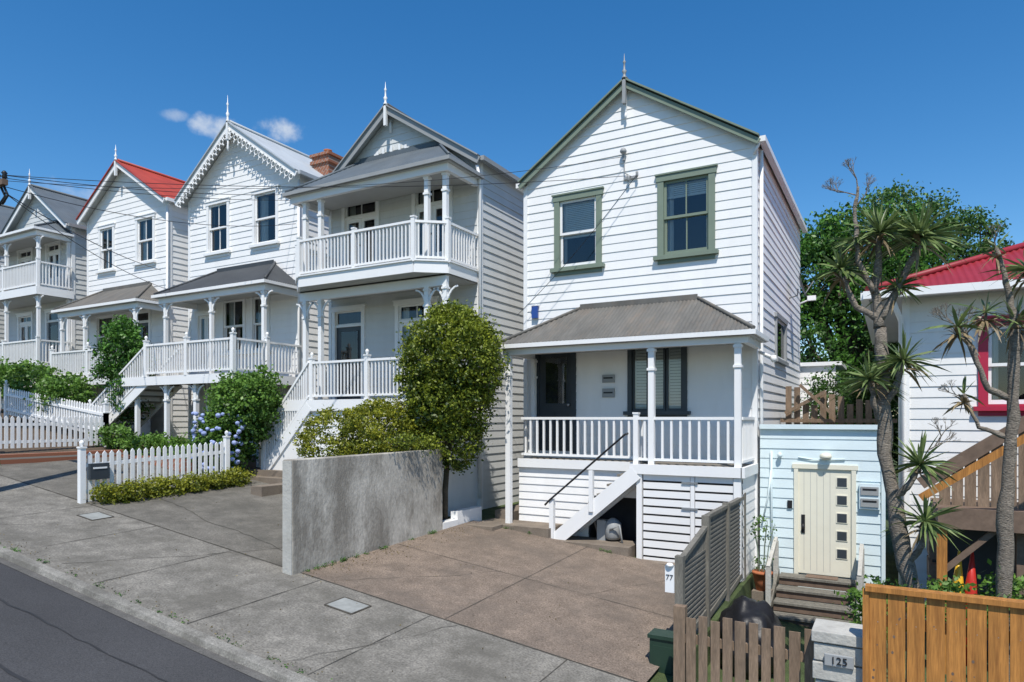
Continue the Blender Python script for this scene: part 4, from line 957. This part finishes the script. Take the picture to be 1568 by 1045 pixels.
wire(E,(-4.6,12.88,4.85),.22,.006)
wire((E[0],E[1],4.2),(-4.7,12.88,5.25),.35,.005)
wire((-4.42,12.86,4.82),(-6.98,12.6,2.2),.12,.006)
wire((E[0],E[1],4.0),(-19.8,12.85,4.6),.15,.010)
wire((E[0],E[1],4.3),(-14.0,12.85,6.0),.12,.007)
wire((E[0],E[1],4.1),(-13.9,12.85,5.2),.3,.007)
wire((E[0],E[1],4.0),(-18.4,12.6,3.7),.25,.008)
wire((E[0],E[1],4.25),(-12.6,12.7,5.6),.15,.006)

# ---------------------------------------------------------------- world, sun, camera
sv=Vector((.27,-.55,1.0)).normalized()
el=math.asin(sv.z); rot=math.atan2(sv.x,sv.y)
w=bpy.data.worlds.new('World'); scene.world=w; w.use_nodes=True; N=w.node_tree.nodes; L=w.node_tree.links
bg=N['Background']; sky=N.new('ShaderNodeTexSky'); sky.sky_type='NISHITA'; sky.sun_disc=False; sky.sun_elevation=el; sky.sun_rotation=rot
sky.air_density=1.0; sky.dust_density=.3; sky.ozone_density=2.5
hs=N.new('ShaderNodeHueSaturation'); hs.inputs['Saturation'].default_value=1.36; hs.inputs['Value'].default_value=1.02
L.new(sky.outputs[0],hs.inputs['Color'])
tc=N.new('ShaderNodeTexCoord'); out=hs.outputs[0]
def cloud(out,d,rx,rz,dens,seed):
    d=Vector(d).normalized(); e1=Vector((-d.y,d.x,0)).normalized()*-1; e2=d.cross(e1).normalized()
    def dot(v,s):
        n=N.new('ShaderNodeVectorMath'); n.operation='DOT_PRODUCT'; L.new(tc.outputs['Generated'],n.inputs[0]); n.inputs[1].default_value=v
        k=N.new('ShaderNodeMath'); k.operation='MULTIPLY'; k.inputs[1].default_value=s; L.new(n.outputs['Value'],k.inputs[0]); return k.outputs[0]
    def ma(op,a,b):
        k=N.new('ShaderNodeMath'); k.operation=op
        for i,x in enumerate((a,b)):
            if isinstance(x,(int,float)): k.inputs[i].default_value=x
            else: L.new(x,k.inputs[i])
        return k.outputs[0]
    a=dot(e1,1/rx); b=dot(e2,1/rz); r2=ma('ADD',ma('MULTIPLY',a,a),ma('MULTIPLY',b,b))
    nz=N.new('ShaderNodeTexNoise'); nz.noise_dimensions='4D'; nz.inputs['W'].default_value=seed; nz.inputs['Scale'].default_value=22; nz.inputs['Detail'].default_value=5; nz.inputs['Roughness'].default_value=.6
    L.new(tc.outputs['Generated'],nz.inputs['Vector'])
    v=ma('ADD',ma('SUBTRACT',1.0,r2),ma('MULTIPLY',ma('SUBTRACT',nz.outputs['Fac'],.5),5.0))
    mr=N.new('ShaderNodeMapRange'); mr.interpolation_type='SMOOTHSTEP'; mr.inputs['From Min'].default_value=.0; mr.inputs['From Max'].default_value=1.8; mr.inputs['To Max'].default_value=dens; L.new(v,mr.inputs['Value'])
    g=ma('GREATER_THAN',dot(d,1.0),.5); f=ma('MULTIPLY',mr.outputs[0],g)
    mx=N.new('ShaderNodeMix'); mx.data_type='RGBA'; L.new(f,mx.inputs['Factor']); L.new(out,mx.inputs['A']); mx.inputs['B'].default_value=(4.9,5.3,5.8,1)
    return mx.outputs['Result']
out=cloud(out,(-.80,.70,.43),.042,.017,.85,1.0)
out=cloud(out,(-.877,.653,.43),.034,.017,.8,3.0)
out=cloud(out,(-.93,.62,.45),.02,.008,.4,5.0)
out=cloud(out,(-1.06,.55,.335),.07,.014,.4,7.0)
L.new(out,bg.inputs['Color']); bg.inputs['Strength'].default_value=.15
sd=bpy.data.lights.new('sun','SUN'); sd.energy=5.0; sd.angle=math.radians(.5); sd.color=(1,.95,.875)
so=bpy.data.objects.new('sun',sd); scene.collection.objects.link(so); so.rotation_euler=(-sv).to_track_quat('-Z','Y').to_euler()
cam=bpy.data.cameras.new('camera'); co=bpy.data.objects.new('camera',cam); scene.collection.objects.link(co)
cam.sensor_width=36; cam.lens=1030/1568*36; cam.shift_y=.075; cam.clip_end=3000; cam.clip_start=.1
co.location=(0,0,0); co.rotation_euler=(math.radians(90),0,math.radians(29.44)); scene.camera=co
for o in scene.objects:
    if o.parent is None: o.location.z+=Z0
scene.view_settings.view_transform='Standard'; scene.view_settings.look='None'; scene.view_settings.exposure=0
